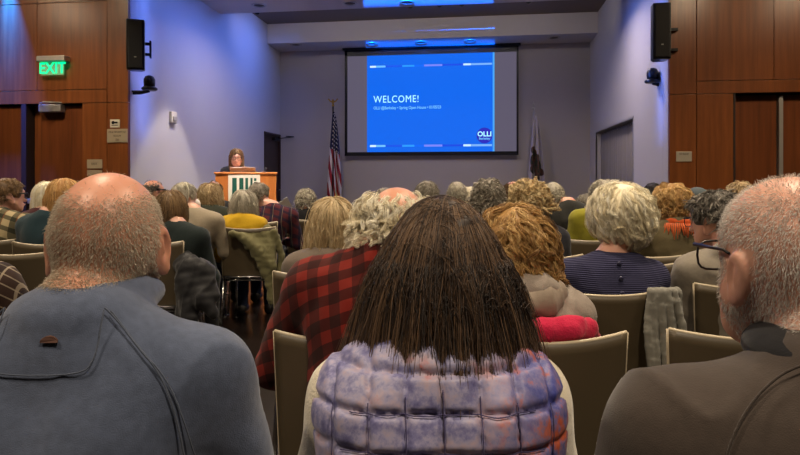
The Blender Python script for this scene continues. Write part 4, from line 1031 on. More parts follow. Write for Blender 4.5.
# woman in the quilted vest
zt_ = topz(190, .95, .020)
mB = dict(skin=SK['fair'], shirt=cloth('fleece_cream', rgb(214, 204, 182), .95, .1, 300, .8, .5), trousers=CL['denim'])
rootB, PB, JB, TB, RB = person('woman with long dark brown hair in a blue and pink quilted vest, centre foreground', .95, 442,
    dict(top=zt_, drop=.288, sw=.130, bulk=.93, hs=.97, yaw=0, nk=.9, hx=.0, sx=-.012, hy=.035, nbz=.055, el=.08),
    mB, [st('dark_brown', 16000, .2, hem=-.203, lift=.034, toplift=.010, cone=.75, flare=.31, back=.10, seg=13, r=.0006, mess=.055, locks=.0028, grav=.18, out=.02, tonez=.42, crown=(.1, .1, 1), sh=.12, fwd=.05, cape=True, loose=.02)], near=2, key='B', ginf=.014, fold=.002,
    chair_label='taupe chair under the woman in the quilted vest, its corner just in view')
sz = JB['sc'][2]; scx_ = JB['sc'][0]
t = NT('vest_print'); o = t.obj(); t.p(Roughness=.5); t.b.inputs['Sheen Weight'].default_value = .2
n1 = t.noise(o, 21, 5, .7); n2 = t.noise(t.obj((1.3, 1.3, 1)), 19, 5, .7); x_, y_, z_ = t.xyz(o)
ca = t.ramp(n1, [(.3, rgb(84, 82, 132)), (.42, rgb(124, 122, 168)), (.5, rgb(158, 154, 188)), (.6, rgb(180, 162, 180)), (.72, rgb(192, 124, 128))])
cb = t.ramp(n2, [(.28, rgb(40, 40, 110)), (.42, rgb(62, 70, 150)), (.52, rgb(120, 110, 160)), (.6, rgb(186, 92, 66)), (.72, rgb(214, 96, 60))])
fx_ = t.math('MULTIPLY', t.math('ADD', x_, -.02), 8.0); fxc = t.n.new('ShaderNodeClamp'); t.t.links.new(fx_, fxc.inputs[0])
t.b.inputs['Sheen Weight'].default_value = .03; t.base(t.mix(fxc.outputs[0], ca, cb)); t.bump(t.noise(o, 34, 2), .4, .006); VEST = t.m
qx, qz = .050, .047
def quilt(V, N):
    ax_ = np.abs(np.sin(np.pi*(V[:, 0]-scx_)/qx+.0)); az = np.abs(np.sin(np.pi*(V[:, 2]-sz-.015)/qz))
    puff = np.minimum(1, (ax_*1.9))**.6*np.minimum(1, (az*1.9))**.6
    near_ = 1-np.minimum(1, np.minimum(ax_, az)*2.2)
    return np.clip(np.abs(N[:, 1])+.7*np.maximum(N[:, 2], 0), 0, 1)**1.5*(.0105*puff-.005+.0013*near_*np.sin(V[:, 0]*260+V[:, 2]*330))+.0018*snoise(V, 55, 4)
vp = JB['torso'][1:]+[C(JB['nb']+(0, -.01, -.03), JB['sc']+(q*.125, -.005, .0), .056, .044, .05) for q in (-1, 1)]+[E(JB['nb']+(0, -.004, -.005), (.062, .062, .035), .02)]
vp = vp+[E(JB['torso'][0][1], JB['torso'][0][2], .05)]
vp = vp+[C(JB['sc']+(q*.088, -.03, -.03), JB['sc']+(q*.088, -.03, -.2), .062, .062, .04) for q in (-1, 1)]
vm = garment_mesh('B', 'vest', vp, .020, .004, quilt)
vest = link('vest', vm, VEST, rootB)
st_m = cloth('vest_thread', rgb(70, 64, 104), .8)
for k in range(-3, 4):
    x_k = scx_+k*qx; seam(vm, [(x_k, sz+.045-abs(k)*.009), (x_k+.002, sz-.03), (x_k-.002, sz-.09), (x_k+.001, sz-.15), (x_k, sz-.21)], .0008, 'stitching', st_m, rootB, 5, .0045)
for k in range(0, 5):
    z_k = sz+.015-k*qz; hw_ = .125+.012*min(k, 3); seam(vm, [(scx_+hw_*q_, z_k+.0015*math.sin(q_*9+k)) for q_ in np.linspace(-1, 1, 9)], .0008, 'stitching', st_m, rootB, 4, .0045)

# --- second row
redplaid = plaid('buffalo_check', rgb(128, 38, 30), [('x', .062, .5, .1, rgb(26, 16, 16), .6), ('z', .062, .5, .3, rgb(24, 14, 14), .7)], .15)
zt_ = topz(187, 1.56)
rootE, PE, JE, TE, RE = person('balding white-haired man in a red and black buffalo-check shirt', 1.56, 397,
    dict(top=zt_, drop=.245, sw=.18, bulk=1.1, hs=1.05, yaw=math.radians(-8), pitch=math.radians(-12), hy=.10, hx=.03, sx=-.0, lean=.02, nk=1.1, arms=('out', 'out')),
    dict(skin=SK['ruddy'], shirt=redplaid, trousers=CL['denim']), [st('white', 330, .06, mask='bald', edge=.42, lift=.022, amp=.008, freq=13, clump=16, cr=.004, r=.0009, seg=11, grav=.1, out=.15, mess=.22, shell=False, low=-.8, loose=.12, sparse=.01)], near=1, key='E', collar='fold', fold=.006,
    rz=math.radians(-6), cu=362, cz=1.43, chair_label='taupe chair behind the man in the red buffalo-check shirt')
zt_ = topz(208, 1.62, .035)
rG, PG, JG, _, _ = person('woman with golden curly hair in a beige hooded jacket, behind the vest wearer', 1.66, 513,
    dict(top=zt_, drop=.25, sw=.145, bulk=.95, hs=.95, yaw=math.radians(8)),
    dict(skin=SK['fair'], shirt=cloth('beige_jacket', rgb(148, 136, 126), .6, .1, 300, .6), trousers=CL['dark']),
    [st('golden', 700, .17, hem=-.14, free=True, lift=.045, flare=.15, amp=.011, freq=17, clump=14, cr=.0035, r=.0009, seg=20, grav=.16, out=.15, mess=.25, cape=True, loose=.06, sh=.7)], near=1, key='G', collar='hood', fold=.009,
    cu=540, cz=1.42, chair_label='taupe chair with a pink knit over its back, behind the vest wearer')
person('man at the left edge in a brown and white plaid shirt and jeans', 1.75, -50,
    dict(top=1.2, drop=.28, sw=.17, bulk=1.05, arms=('out', 'out')),
    dict(skin=SK['fair'], shirt=plaid('brown_plaid', rgb(64, 48, 42), [('x', .03, .14, 0, rgb(170, 156, 136), .7), ('z', .032, .14, .2, rgb(170, 156, 136), .7), ('x', .06, .4, .4, rgb(30, 24, 28), .6)]), trousers=cloth('bright_denim', rgb(44, 66, 130))),
    [st('mid_brown', 500, .05, lift=.01, clump=4, r=.0012, grav=.3)], near=1, key='D', fold=.005, chair_label='taupe chair under the man in brown plaid at the left edge')

nb = JG['nb']; link('hood', garment_mesh('G', 'hood', [C(nb+(-.09, -.045, -.01), nb+(-.05, -.085, -.03), .034, .04, .02), C(nb+(-.05, -.085, -.03), nb+(.05, -.085, -.03), .04, .04, .02), C(nb+(.05, -.085, -.03), nb+(.09, -.045, -.01), .04, .034, .02), C(nb+(-.06, -.075, -.065), nb+(.06, -.075, -.065), .03, .03, .015)], .002, .007, folds(.005, 31, 45)), cloth('hood_cloth', rgb(140, 126, 112), .7, .1), rG)
# --- third row
zt_ = topz(181, 2.18, .04)
rootH, PH_, JH, TH_, RH = person('woman with white bouffant hair in a navy cardigan buttoned down the back', 2.25, 621,
    dict(top=zt_, drop=.315, nbz=.055, sw=.155, bulk=1.0, hs=1.0, yaw=math.radians(-5), sx=-.07, nk=.95),
    dict(skin=SK['fair'], shirt=cloth('navy_knit', rgb(38, 38, 68), .95, .15, 300, .4), trousers=CL['dark']),
    [st('white', 560, .11, hem=-.10, free=True, lift=.040, toplift=.03, tuck=.03, amp=.010, freq=10, clump=26, cr=.0045, r=.0007, seg=14, grav=.12, out=.1, mess=.13, cape=True, loose=.06, sh=.75)], near=1, key='H', fold=.004,
    cu=610, cz=1.99, chair_label='taupe chair with a grey sweatshirt over its right side, behind the white-haired woman')
t = NT('navy_ribbed'); o = t.obj(); x_, y_, z_ = t.xyz(o); rb = t.math('SINE', t.math('MULTIPLY', z_, 900)); t.p(Roughness=.95)
t.base(t.mix(t.math('ADD', t.math('MULTIPLY', rb, .3), .5), rgb(30, 30, 58), rgb(48, 48, 82))); t.bump(rb, .5, .003)
for ch in rootH.children:
    if ch.name.startswith('shirt'): ch.material_slots[0].material = t.m
shH = _cache[('H', 'shirt')]; sx_ = JH['sc'][0]
for v in (263, 277, 291):
    z = topz(v, 2.1); m = MB(); m.lathe([(.0085, .002), (.0085, -.002), (.004, -.0035)], 14, 'y', (sx_, surf_y(shH, sx_, z)-.001, z)); m.build('button', plain('navy_button', rgb(52, 52, 80), .3), rootH, True)
person('woman with a pale blond bob seated beyond the man in red check', 2.62, 333,
    dict(top=topz(199, 2.62, .02), drop=.27, sw=.15, bulk=.95, hs=.98, yaw=math.radians(6)),
    dict(skin=SK['pale'], shirt=cloth('taupe_knit', rgb(110, 98, 88)), trousers=CL['dark']),
    [st('ash_blond', 1500, .2, hem=-.16, lift=.03, flare=.16, cape=True, loose=.03, amp=.003, freq=8, clump=4, cr=.003, r=.0014, seg=12, grav=.2, mess=.08, tonez=.3)], near=1, key='Fp')
person('grey-haired man leaning left in a pale grey hooded sweatshirt', 2.30, 716,
    dict(top=topz(191, 2.30, .012), drop=.285, sw=.155, bulk=.98, hs=.94, yaw=math.radians(32), pitch=math.radians(-8), sx=.03, hx=.02, hy=.07, ear=1.1),
    dict(skin=SK['fair'], shirt=cloth('grey_hoodie', rgb(136, 128, 116)), trousers=CL['denim']),
    [st('dark_grey', 1100, .045, lift=.014, amp=.003, freq=14, clump=4, cr=.003, r=.0012, seg=6, grav=.15, out=.3, mess=.3, low=-.6)], near=1, key='Jm', collar='hood', fold=.006, glasses=True,
    cu=758, cz=2.09, chair_label='taupe chair behind the man in the grey hooded sweatshirt')

# --- middle rows
zt_ = topz(184, 3.15, .03)
rI, PI_, JI, TI, RI = person('woman with golden brown wavy hair, olive jacket and fringed orange scarf', 3.15, 672,
    dict(top=zt_, drop=.245, sw=.17, bulk=1.1, hs=.96, yaw=math.radians(-12)),
    dict(skin=SK['fair'], shirt=cloth('olive_jacket', rgb(88, 78, 54)), trousers=CL['dark']),
    [st('golden', 450, .08, hem=-.09, free=True, lift=.034, amp=.009, freq=16, clump=10, cr=.004, r=.0013, seg=12, grav=.12, out=.2, mess=.25, tonez=.35, cape=True, loose=.08, sh=.75)], near=1, key='I', fold=.007, collar='fold',
    cu=652, cz=2.95, chair_label='taupe chair behind the woman with the orange scarf')
person('woman with a tousled blond updo in a dark top, mid-audience', 3.15, 529,
    dict(top=topz(181, 3.15, .026), drop=.27, sw=.14, bulk=.92, hs=.95, yaw=math.radians(10)),
    dict(skin=SK['fair'], shirt=cloth('dark_navy', rgb(30, 30, 40)), trousers=CL['dark']),
    [st('cream', 420, .075, lift=.032, amp=.012, freq=18, clump=12, cr=.004, r=.0013, seg=12, grav=.05, out=.2, mess=.45, low=-.5, loose=.1)], near=1, key='K')
person('man with a curly grey crown of hair, mid-audience left of the blond updo', 3.6, 488,
    dict(top=topz(179, 3.6, .022), drop=.28, sw=.165, bulk=1.05, hs=1.02, yaw=math.radians(-5)),
    dict(skin=SK['fair'], shirt=cloth('grey_shirt', rgb(84, 86, 92)), trousers=CL['dark']),
    [st('grey', 700, .05, lift=.024, amp=.006, freq=26, clump=6, cr=.003, r=.0014, seg=10, grav=.08, out=.3, mess=.3, loose=.08)], near=0, key='O3')
FM = dict(sw=.165, bulk=1.05, hs=1.0, drop=.28); FFm = dict(sw=.145, bulk=.95, hs=.95, drop=.275)
def far(label, z, u, v, hair, shirt, P=None, woman=False, lift=.012, skn='fair', trousers='dark', key=None, **k):
    d_ = dict(FFm if woman else FM); d_.update(P or {}); d_['top'] = topz(v, z, lift)
    return person(label, z, u, d_, dict(skin=SK[skn], shirt=shirt, trousers=CL[trousers]), hair, near=0, **k)
short = lambda m_, **k: [dict(st(m_, 600, .03, lift=.013, amp=.002, freq=10, clump=5, cr=.004, r=.0014, seg=5, grav=.2, out=.15, loose=.06, mess=.2, hh=.009), **k)]
curly = lambda m_, **k: [dict(st(m_, 500, .045, lift=.022, amp=.006, freq=26, clump=5, cr=.004, r=.0016, seg=9, grav=.1, out=.25, mess=.3, hh=.009, loose=.08), **k)]
bob = lambda m_, hem=-.14, **k: [dict(st(m_, 700, .2, hem=hem, lift=.018, flare=.1, tuck=.015, clump=4, cr=.004, r=.0015, seg=9, grav=.2, mess=.08, hh=.009, tonez=.25, cape=True, loose=.04, out=.1), **k)]
balding = lambda m_, **k: [dict(st(m_, 900, k.pop('L', .022), mask='bald', edge=.4, lift=.006, clump=4, cr=.003, r=.0015, seg=3, grav=.2, out=.3, mess=.2, shell=False, low=-.8), **k)]

far('grey-haired man in glasses and a cream, green and black plaid shirt at the far left', 3.9, 7, 178, short('mid_brown', lift=.01, low=-.6), plaid('cream_plaid', rgb(176, 160, 124), [('x', .075, .4, .1, rgb(38, 44, 34), .75), ('z', .08, .4, .3, rgb(30, 38, 32), .75), ('x', .075, .06, .7, rgb(120, 60, 40), .8)]), P=dict(yaw=math.radians(-35), sx=-.03, sw=.18, ear=1.1), glasses=.003, trousers='denim')
far('white-haired woman in glasses at the left door, beyond the golden-haired woman', 4.5, 48, 182, bob('white', -.19, flare=.1), cloth('maroon', rgb(70, 30, 34)), P=dict(yaw=math.radians(-20)), woman=True, glasses=.003, skn='pale')
far('woman with golden blond bobbed hair in a dark teal top, left side', 3.72, 64, 179, bob('honey', -.175, flare=.16, tuck=.03), cloth('dark_teal', rgb(30, 52, 60)), P=dict(sx=-.05), woman=True, cu=47, cz=3.5)
far('person in a maroon top at the left door, partly hidden', 4.9, 36, 199, bob('brown', -.1), cloth('maroon_top', rgb(78, 34, 38)), woman=True, chair=False) if False else None
far('bald man in glasses near the left alcove wall', 5.7, 153, 179, balding('dark_grey', edge=.3), CL['charcoal'], P=dict(yaw=math.radians(-45), ear=1.1), glasses=.004, skn='ruddy')
tb, tP, tJ, _, _ = far('woman with a smooth brown bob in a dark green top, on the left aisle', 3.75, 171, 191, bob('mid_brown', -.155, amp=0, flare=.1, tuck=.035, n=900), cloth('dark_green_top', rgb(30, 40, 40)), P=dict(yaw=math.radians(-6), sx=.06), woman=True, cu=146, cz=3.52, chair_label='taupe chair of the woman with the brown bob, on the left aisle')
far('white-haired man in a cream sweater with a mask strap across his head', 4.6, 184, 183, short('silver', lift=.016), cloth('cream_sweater', rgb(158, 146, 126)), P=dict(yaw=math.radians(-35), sx=.09, lean=.0, arms=('lap', 'hold')), trousers='denim', cu=172, cz=4.35, chair_label='taupe chair behind the man in the cream sweater')
rU = PEOPLE[-1]
far('woman with curly beige hair in a dark olive top, in front of the lectern', 5.35, 210, 183, bob('ash_blond', -.12, amp=.008, freq=20, lift=.034, flare=.2, tonez=0), cloth('dark_olive', rgb(52, 56, 46)), P=dict(bulk=1.12, sw=.175, drop=.26), woman=True, lift=.03)
far('bald-topped person in the front row left of the lectern', 6.35, 214, 180, balding('brown'), CL['charcoal'])
rWp = far('woman with wavy silver-blond hair in a yellow sweater', 4.84, 244, 190, bob('silver', -.15, amp=.008, freq=12, lift=.03, flare=.12, tonez=0), cloth('yellow_sweater', rgb(196, 158, 30)), P=dict(drop=.25), woman=True, lift=.026, trousers='denim', cu=247.5, cz=4.6, chair_label='taupe chair with an olive jacket over its back, under the woman in yellow')
far('grey-haired man in a red and navy plaid shirt, right of the woman in yellow', 5.4, 259, 183, short('grey', lift=.016), plaid('red_navy_plaid', rgb(88, 40, 48), [('x', .08, .4, 0, rgb(34, 36, 60), .8), ('z', .08, .35, .2, rgb(34, 34, 56), .75), ('x', .08, .05, .7, rgb(160, 140, 110), .6)]), P=dict(yaw=math.radians(-30), sx=.14, lean=-.0), trousers='denim')
far('person with curly grey hair in a black jacket, alone near the flag', 5.85, 306, 189, curly('silver'), cloth('black_jacket', rgb(24, 24, 27)), lift=.02, cu=309, cz=5.6, chair_label='taupe chair behind the person in the black jacket near the flag')
far('person with straight grey hair seen below the left part of the screen', 4.3, 427, 181, short('grey', lift=.018), cloth('brown_knit', rgb(80, 66, 54)), woman=True, lift=.016)
far('person with thin silver hair below the middle of the screen', 5.5, 457, 182, short('silver', lift=.012), CL['navy'])
far('balding brown-haired man seen below the right edge of the slide', 5.2, 513, 180, balding('brown', edge=.55), CL['charcoal'], skn='ruddy')
far('man with short silver hair in a dark jacket, right of the screen', 4.75, 553, 182, short('silver', lift=.008, mask='thin'), cloth('dark_jacket', rgb(44, 44, 42)), P=dict(sx=.11, yaw=math.radians(-20), sw=.18, drop=.24), skn='ruddy', cu=571, cz=4.5, chair_label='taupe chair behind the silver-haired man in the dark jacket')
far('grey-haired person in a pale shirt far beyond the white-haired woman', 5.6, 586, 194, short('grey', lift=.014), cloth('pale_shirt', rgb(140, 130, 112)), P=dict(yaw=math.radians(25)))
far('silver-haired woman in a chartreuse jacket, half hidden by the white-haired woman', 3.95, 604, 180, curly('silver', lift=.02), cloth('chartreuse', rgb(150, 144, 46)), P=dict(drop=.24, sx=-.02, sw=.165, bulk=1.05), woman=True, lift=.02, cu=592, cz=3.72, chair_label='taupe chair behind the woman in the chartreuse jacket')
far('dark-haired person far back right, against the alcove wall', 6.2, 653, 183, short('black'), CL['navy'])
far('dark-haired person in the middle right, between the scarf wearer and the grey sweatshirt', 4.55, 683, 194, short('brown', lift=.01), CL['dark'], P=dict(yaw=math.radians(-60)))
capr = far('person in a grey-blue knitted cap, middle right', 5.2, 697, 188, short('dark_grey', lift=.006), cloth('slate_coat', rgb(44, 50, 60)), P=dict(yaw=math.radians(30)))
far('light brown haired person just above the foreground man on the right', 4.6, 741, 182, curly('ash_blond'), CL['charcoal'], lift=.018)
far('person with white hair low between the brown-haired and silver-haired heads', 6.0, 470, 187, short('white'), CL['charcoal'])
far('grey-haired man behind the blond woman in the middle', 5.2, 385, 188, short('grey'), CL['navy'])
# knitted cap
rcap, Pc, _, Tc, Rc = capr
link('knitted_cap', garment_mesh('cap', 'cap', [E(Pc['hc']+(0, -.005, .03), (.09, .108, .085), .02), E(Pc['hc']+(0, 0, -.08), (.2, .2, .085), .01, None, True)], .003, .009), cloth('cap_slate', rgb(84, 94, 98)), rcap)
# mask strap on the white-haired man
Pu = mk(dict(FM, top=topz(183, 4.6, .012), yaw=math.radians(-35))); Ru = rotm(Pu['yaw'])
m = MB(); pts = []
for k in range(25):
    a = -.35*math.pi+1.7*math.pi*k/24; pts.append(tuple(Pu['hc']+Ru@np.array([.098*math.cos(a), .0+.02*math.sin(a)-.03, .115*math.sin(a)-.0])))
m.tube(pts, .0045, 6); m.build('mask_strap', M['white_plastic'], rU, True)
link('face_mask', garment_mesh('mask', 'mask', [E(Pu['hc']+Ru@np.array([0, .085, -.065]), (.062, .05, .05), .01, Ru)], .003, .008), M['paper'], rU)

# orange fringed scarf on the olive jacket wearer
nb = JI['nb']; me = garment_mesh('I', 'scarf', [C(nb+(math.cos(a)*.075, math.sin(a)*.07-.005, .0), nb+(math.cos(a+.5)*.075, math.sin(a+.5)*.07-.005, .0), .019, .019, .01) for a in np.arange(0, 6.28, .5)], .002, .008, folds(.004, 5, 50))
sc_ = link('scarf', me, cloth('orange_scarf', rgb(176, 72, 28)), rI)
m = MB()
for k in range(34):
    a = math.pi*(1.03+.94*k/33); x = math.cos(a)*.10; y = -.012+math.sin(a)*.095; l = .05+.03*random.random()
    m.tube([tuple(nb+(x, y, .0)), tuple(nb+(x*1.15, y*1.12-.008, -.02)), tuple(nb+(x*1.25+random.uniform(-.01, .01), y*1.15-.02, -l))], [.004, .0035, .002], 5)
m.build('fringe', cloth('orange_fringe', rgb(200, 92, 42)), sc_, True)

# ------------------------------------------------------------------ speaker
zt_ = topz(148.5, 7.95, .012)
rs, Ps, Js, Ts, Rs = person('woman with long light brown hair and glasses speaking behind the lectern', 7.95, 236.5,
    dict(top=zt_, hip=.92, drop=.30, sw=.15, bulk=.95, hs=1.0, stand=True, yaw=0, pitch=math.radians(-12), hy=.04),
    dict(skin=SK['fair'], shirt=cloth('black_top', rgb(26, 26, 34)), trousers=CL['dark']),
    [st('mid_brown', 900, .2, hem=-.24, lift=.010, flare=.04, clump=4, cr=.004, r=.0016, seg=12, grav=.2, mess=.05, hh=.007, crown=(0, -.05, 1), sh=.4, out=.05, cape=True, loose=.03, ymax=.035)], near=1, key='S', chair=False, glasses=.0022, rz=math.pi+.28, group=None)
for q in (-1, 1):
    m = MB(); c_ = Ts(q*.031, .0885, -.008); m.lathe([(.001, -.002), (.005, 0), (.001, .002)], 10, 'y', tuple(c_)); m.build('eye', M['black_plastic'], rs, True)

# ------------------------------------------------------------------ spare chairs
def spare(u, z, label): l = W(u, 179, z)+FW*.19; return put_chair(l, TH, label)
spare(13, 3.04, 'empty taupe chair at the left edge, in front of the plaid shirts')
spare(634, 2.63, 'taupe chair whose corner shows right of the navy cardigan')
spare(760, 1.45, 'taupe chair in the second row between the grey sweatshirt and the charcoal sweater')

# ------------------------------------------------------------------ draped clothes (things lying over chairs)
def draped(name, label, cat, prims, mat, h=.007, amp=.004, group=None, sc=40):
    V, Q = None, None
    c_ = np.mean([p[1] for p in prims], 0); c_ = np.array([c_[0], c_[1], 0]); q = []
    for p in prims:
        if p[0] == 'e': q.append(('e', p[1]-c_)+p[2:])
        else: q.append(('c', p[1]-c_, p[2]-c_)+p[3:])
    me = garment_mesh(label, name, q, .0, h, folds(amp, len(label), sc)); o = link(name, me, mat, None, tuple(c_)); tag(o, label, cat); return o
def wc(u0, v0, z0, u1, v1, z1, r0, r1, k=.012): return C(W(u0, v0, z0), W(u1, v1, z1), r0, r1, k)
pr = []
for a, b_, v1_, r in ((650, 649, 374, .0125), (656.5, 655, 394, .014), (663.5, 664, 386, .0135), (670.5, 673, 378, .013), (677, 683, 356, .012)):
    for k_ in range(6):
        t0_, t1_ = k_/6, (k_+1)/6; wob = lambda q: 2.2*math.sin(q*5+a)
        pr += [wc(a+(b_-a)*t0_+wob(t0_), 291+(v1_-291)*t0_, 1.955-.03*t0_, a+(b_-a)*t1_+wob(t1_), 291+(v1_-291)*t1_, 1.955-.03*t1_, r*(.75+.35*t0_), r*(.75+.35*t1_), .005)]
    pr += [wc(a, 290, 1.975, a, 298, 2.05, .011, .010), wc(a+3, 292, 1.965, a+4, 350, 1.945, .007, .009, .005)]
draped('sweatshirt', 'grey sweatshirt hanging over the right end of a taupe chair back', 'sweatshirt', pr, cloth('grey_marl', rgb(128, 126, 118), .95, .12, 500, .3), .006, .003)
pr = []
for i in range(9):
    a = 232+i*5.2; v1_ = [236, 240, 248, 256, 266, 276, 286, 298, 302][i]; b_ = a+[1, 3, 5, 6, 7, 6, 5, 2, -2][i]
    pr += [wc(a, 233, 4.62, a, 231, 4.70, .012, .012, .03), wc(a, 233, 4.6, (a+b_)/2, (230+v1_)/2, 4.54, .016, .022, .03), wc((a+b_)/2, (230+v1_)/2, 4.54, b_, v1_, 4.55, .022, .02, .02)]
pr += [wc(274, 232, 4.6, 281, 256, 4.62, .03, .03), wc(281, 256, 4.62, 277, 296, 4.6, .03, .026), wc(268, 228, 4.7, 276, 238, 4.66, .03, .03)]
draped('jacket', 'olive green jacket draped over the chair back of the woman in yellow', 'jacket', pr, cloth('olive_cloth', rgb(112, 108, 76), .9, .1), .01, .008, sc=30)
pr = [wc(515, 332, 1.425, 545, 331, 1.425, .026, .026), wc(545, 331, 1.425, 570, 330, 1.43, .026, .024), wc(570, 330, 1.43, 589, 326, 1.46, .024, .018), wc(589, 326, 1.46, 594, 336, 1.48, .018, .014), wc(540, 325, 1.43, 580, 321, 1.44, .012, .012), wc(545, 338, 1.42, 590, 335, 1.45, .014, .012)]
draped('knit_sweater', 'bright pink knitted sweater tucked over a chair behind the beige jacket', 'sweater', pr, cloth('pink_knit', rgb(190, 34, 70), .95, .15, 250, .8), .007, .004)
pr = [wc(184, 262, 3.55, 205, 270, 3.5, .06, .055, .03), wc(205, 268, 3.5, 212, 296, 3.45, .05, .045, .03), wc(186, 268, 3.5, 190, 318, 3.42, .06, .05, .03), wc(194, 268, 3.5, 203, 300, 3.42, .05, .05, .03), wc(203, 300, 3.42, 212, 312, 3.42, .045, .03, .03), wc(184, 280, 3.5, 186, 325, 3.46, .05, .05, .03)]
draped('coat', 'black coat bundled on the lap of the woman with the brown bob', 'coat', pr, cloth('black_nylon', rgb(30, 30, 33), .5, .1), .01, .012, sc=26)
# a sheet of paper in the cream sweater man's hands
c_ = W(217, 243, 4.75); pp = MB().box(-.10, .10, -.0008, .0008, -.13, .13); m = pp.build('paper_sheet', M['paper'], None); m.location = tuple(c_); m.rotation_euler = (.9, .3, TH+.9); tag(m, 'white sheet of paper held by the man in the cream sweater', 'paper')
c_ = W(285, 208, 5.7); m = MB().box(-.07, .07, -.0008, .0008, -.1, .1).build('paper_sheet', M['paper'], None); m.location = tuple(c_); m.rotation_euler = (.5, -.6, TH+.5); tag(m, 'white programme sheet by the man in red and navy plaid', 'paper')

# ------------------------------------------------------------------ light
def area(name, loc, rot, size, power, col, spread=180, sy=None):
    l = bpy.data.lights.new(name, 'AREA'); l.energy = power; l.color = col; l.size = size; l.spread = math.radians(spread)
    if sy: l.shape = 'RECTANGLE'; l.size_y = sy
    else: l.shape = 'DISK'
    o = bpy.data.objects.new(name, l); COL.objects.link(o); o.location = loc; o.rotation_euler = rot; return o
warm = (1, .82, .60)
for x in (-4.6, -1.9, .8, 3.4):
    for y in (-.2, 2.3, 4.8):
        p_ = np.array([x, y]); area('hall_downlight', (x, y, CZ-.03), (0, 0, 0), .3, 36, warm, 120)
for x in (-2.6, -.6, 1.2): area('stage_downlight', (x, 8.2, CZ-.03), (0, 0, 0), .25, 30, (1, .80, .63), 150)
area('lectern_spot', (-2.0, 5.4, CZ-.05), (math.radians(38), 0, math.radians(28)), .15, 9, (1, .84, .66), 40)
sp2 = bpy.data.lights.new('wall_scallop', 'SPOT'); sp2.energy = 260; sp2.color = (1, .9, .8); sp2.spot_size = math.radians(50); sp2.spot_blend = .25; sp2.shadow_soft_size = .03
so2 = bpy.data.objects.new('wall_scallop', sp2); COL.objects.link(so2); so2.location = (XL+.75, 7.2, CZ-.02)
for x, r_ in ((-6.2, 0), (-4.9, 0), (2.9, 0), (4.3, 0)): area('wood_fill', (x, 4.6 if x < 0 else 5.2, CZ-.04), (math.radians(30), 0, 0), .3, 15, (1, .76, .5), 150)  # fill lamps added to brighten the wood front walls
area('soffit_fill', ((XL+XR)/2, 9.0, 4.12), (math.radians(80), 0, 0), 5.4, 12, (1, .88, .8), 170, .06)  # unseen fill lamp added in the recess to brighten the soffit face
bluec = (.10, .22, 1.0)
area('blue_wash_left', (XL+1.0, 7.7, CZ-.04), (0, math.radians(42), 0), .3, 19, bluec, 120, 2.0)
area('blue_strip_left', (XL+.35, 6.62, 2.7), (0, math.radians(90), 0), 1.9, 2.2, bluec, 100, .04)
area('blue_strip_right', (XR-.35, 7.2, 2.7), (0, math.radians(-90), 0), 1.9, 2.2, bluec, 100, .04)
area('blue_streak', (L(9), YL-.12, CZ-.03), (math.radians(4), 0, 0), .06, 60, (0, .09, 1), 36)  # added lamp standing in for a blue reflection on the glossy wood
area('blue_wash_left', (XL+1.0, 9.8, CZ+.3), (0, math.radians(42), 0), .3, 15, bluec, 120, 1.2)
area('blue_wash_right', (XR-.9, 8.0, CZ-.04), (0, math.radians(-42), 0), .3, 9, bluec, 120, 1.2)
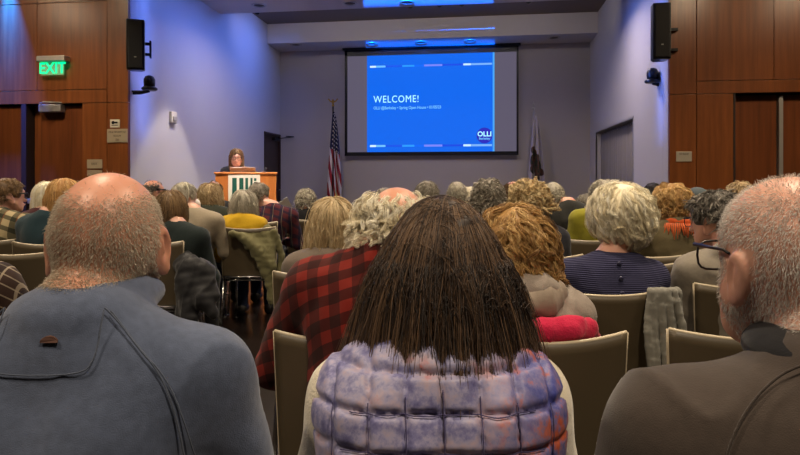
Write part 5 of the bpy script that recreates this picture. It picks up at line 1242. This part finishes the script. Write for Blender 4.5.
# projector, above and behind the camera; stray light from its lens passes over the top of the screen
pj = empty('projector', (-.1, -.6, 3.2), 0); tag(pj, 'ceiling-hung white projector behind the camera', 'projector')
MB().box(-.25, .25, -.2, .2, -.09, .09).build('housing', M['white_plastic'], pj, bevel=.02); MB().tube([(0, 0, .09), (0, 0, .67)], .02, 10).build('ceiling_pole', M['steel'], pj); MB().lathe([(.05, .2), (.05, .24), (.04, .24)], 20, 'y').build('projector_lens', M['black_plastic'], pj, True)
sl = bpy.data.lights.new('projector_beam', 'SPOT'); sl.energy = 160000; sl.color = (.0, .12, 1); sl.spot_size = math.radians(40); sl.spot_blend = .0; sl.shadow_soft_size = .01
so = bpy.data.objects.new('projector_beam', sl); COL.objects.link(so); so.location = (-.1, -.3, 3.2)
xa, xb = uX(367, YB), uX(495, YB); ctr = (xa+xb)/2; dY_ = YB+.3; yawp = math.atan2(-(ctr+.1), dY_); so.rotation_euler = (math.pi/2, 0, yawp)
sl.use_nodes = True; nt = sl.node_tree; em_ = nt.nodes['Emission']; tc = nt.nodes.new('ShaderNodeTexCoord'); sp_ = nt.nodes.new('ShaderNodeSeparateXYZ'); nt.links.new(tc.outputs['Normal'], sp_.inputs[0])
def nm(op, a, b=0.0):
    n_ = nt.nodes.new('ShaderNodeMath'); n_.operation = op
    for i, v in enumerate((a, b)):
        if isinstance(v, bpy.types.NodeSocket): nt.links.new(v, n_.inputs[i])
        else: n_.inputs[i].default_value = v
    return n_.outputs[0]
az_ = nm('ABSOLUTE', sp_.outputs[2]); rx = nm('ABSOLUTE', nm('DIVIDE', sp_.outputs[0], az_)); ry = nm('DIVIDE', sp_.outputs[1], az_)
hwp = (xb-xa)/2/dY_
mk_ = nm('MULTIPLY', nm('LESS_THAN', rx, hwp), nm('ADD', nm('MULTIPLY', nm('GREATER_THAN', ry, .0561), nm('LESS_THAN', ry, .0588)), nm('MULTIPLY', nm('GREATER_THAN', ry, .0737), nm('LESS_THAN', ry, .084))))  # mask shaped so that only two ceiling bands catch the blue light
nt.links.new(mk_, em_.inputs[1])

w = bpy.data.worlds.new('room'); bpy.context.scene.world = w; w.use_nodes = True
w.node_tree.nodes['Background'].inputs[0].default_value = (.5, .45, .5, 1); w.node_tree.nodes['Background'].inputs[1].default_value = .02

cd = bpy.data.cameras.new('camera'); co = bpy.data.objects.new('camera', cd); COL.objects.link(co)
co.location = (0, 0, HC); co.rotation_euler = (math.pi/2, 0, TH); cd.sensor_width = 36; cd.lens = 36*F/800; cd.shift_y = -(227.5-V0)/800; cd.clip_start = .02
bpy.context.scene.camera = co
vs_ = bpy.context.scene.view_settings; vs_.view_transform = 'Standard'; vs_.look = 'None'; vs_.gamma = 1; vs_.exposure = 0.0
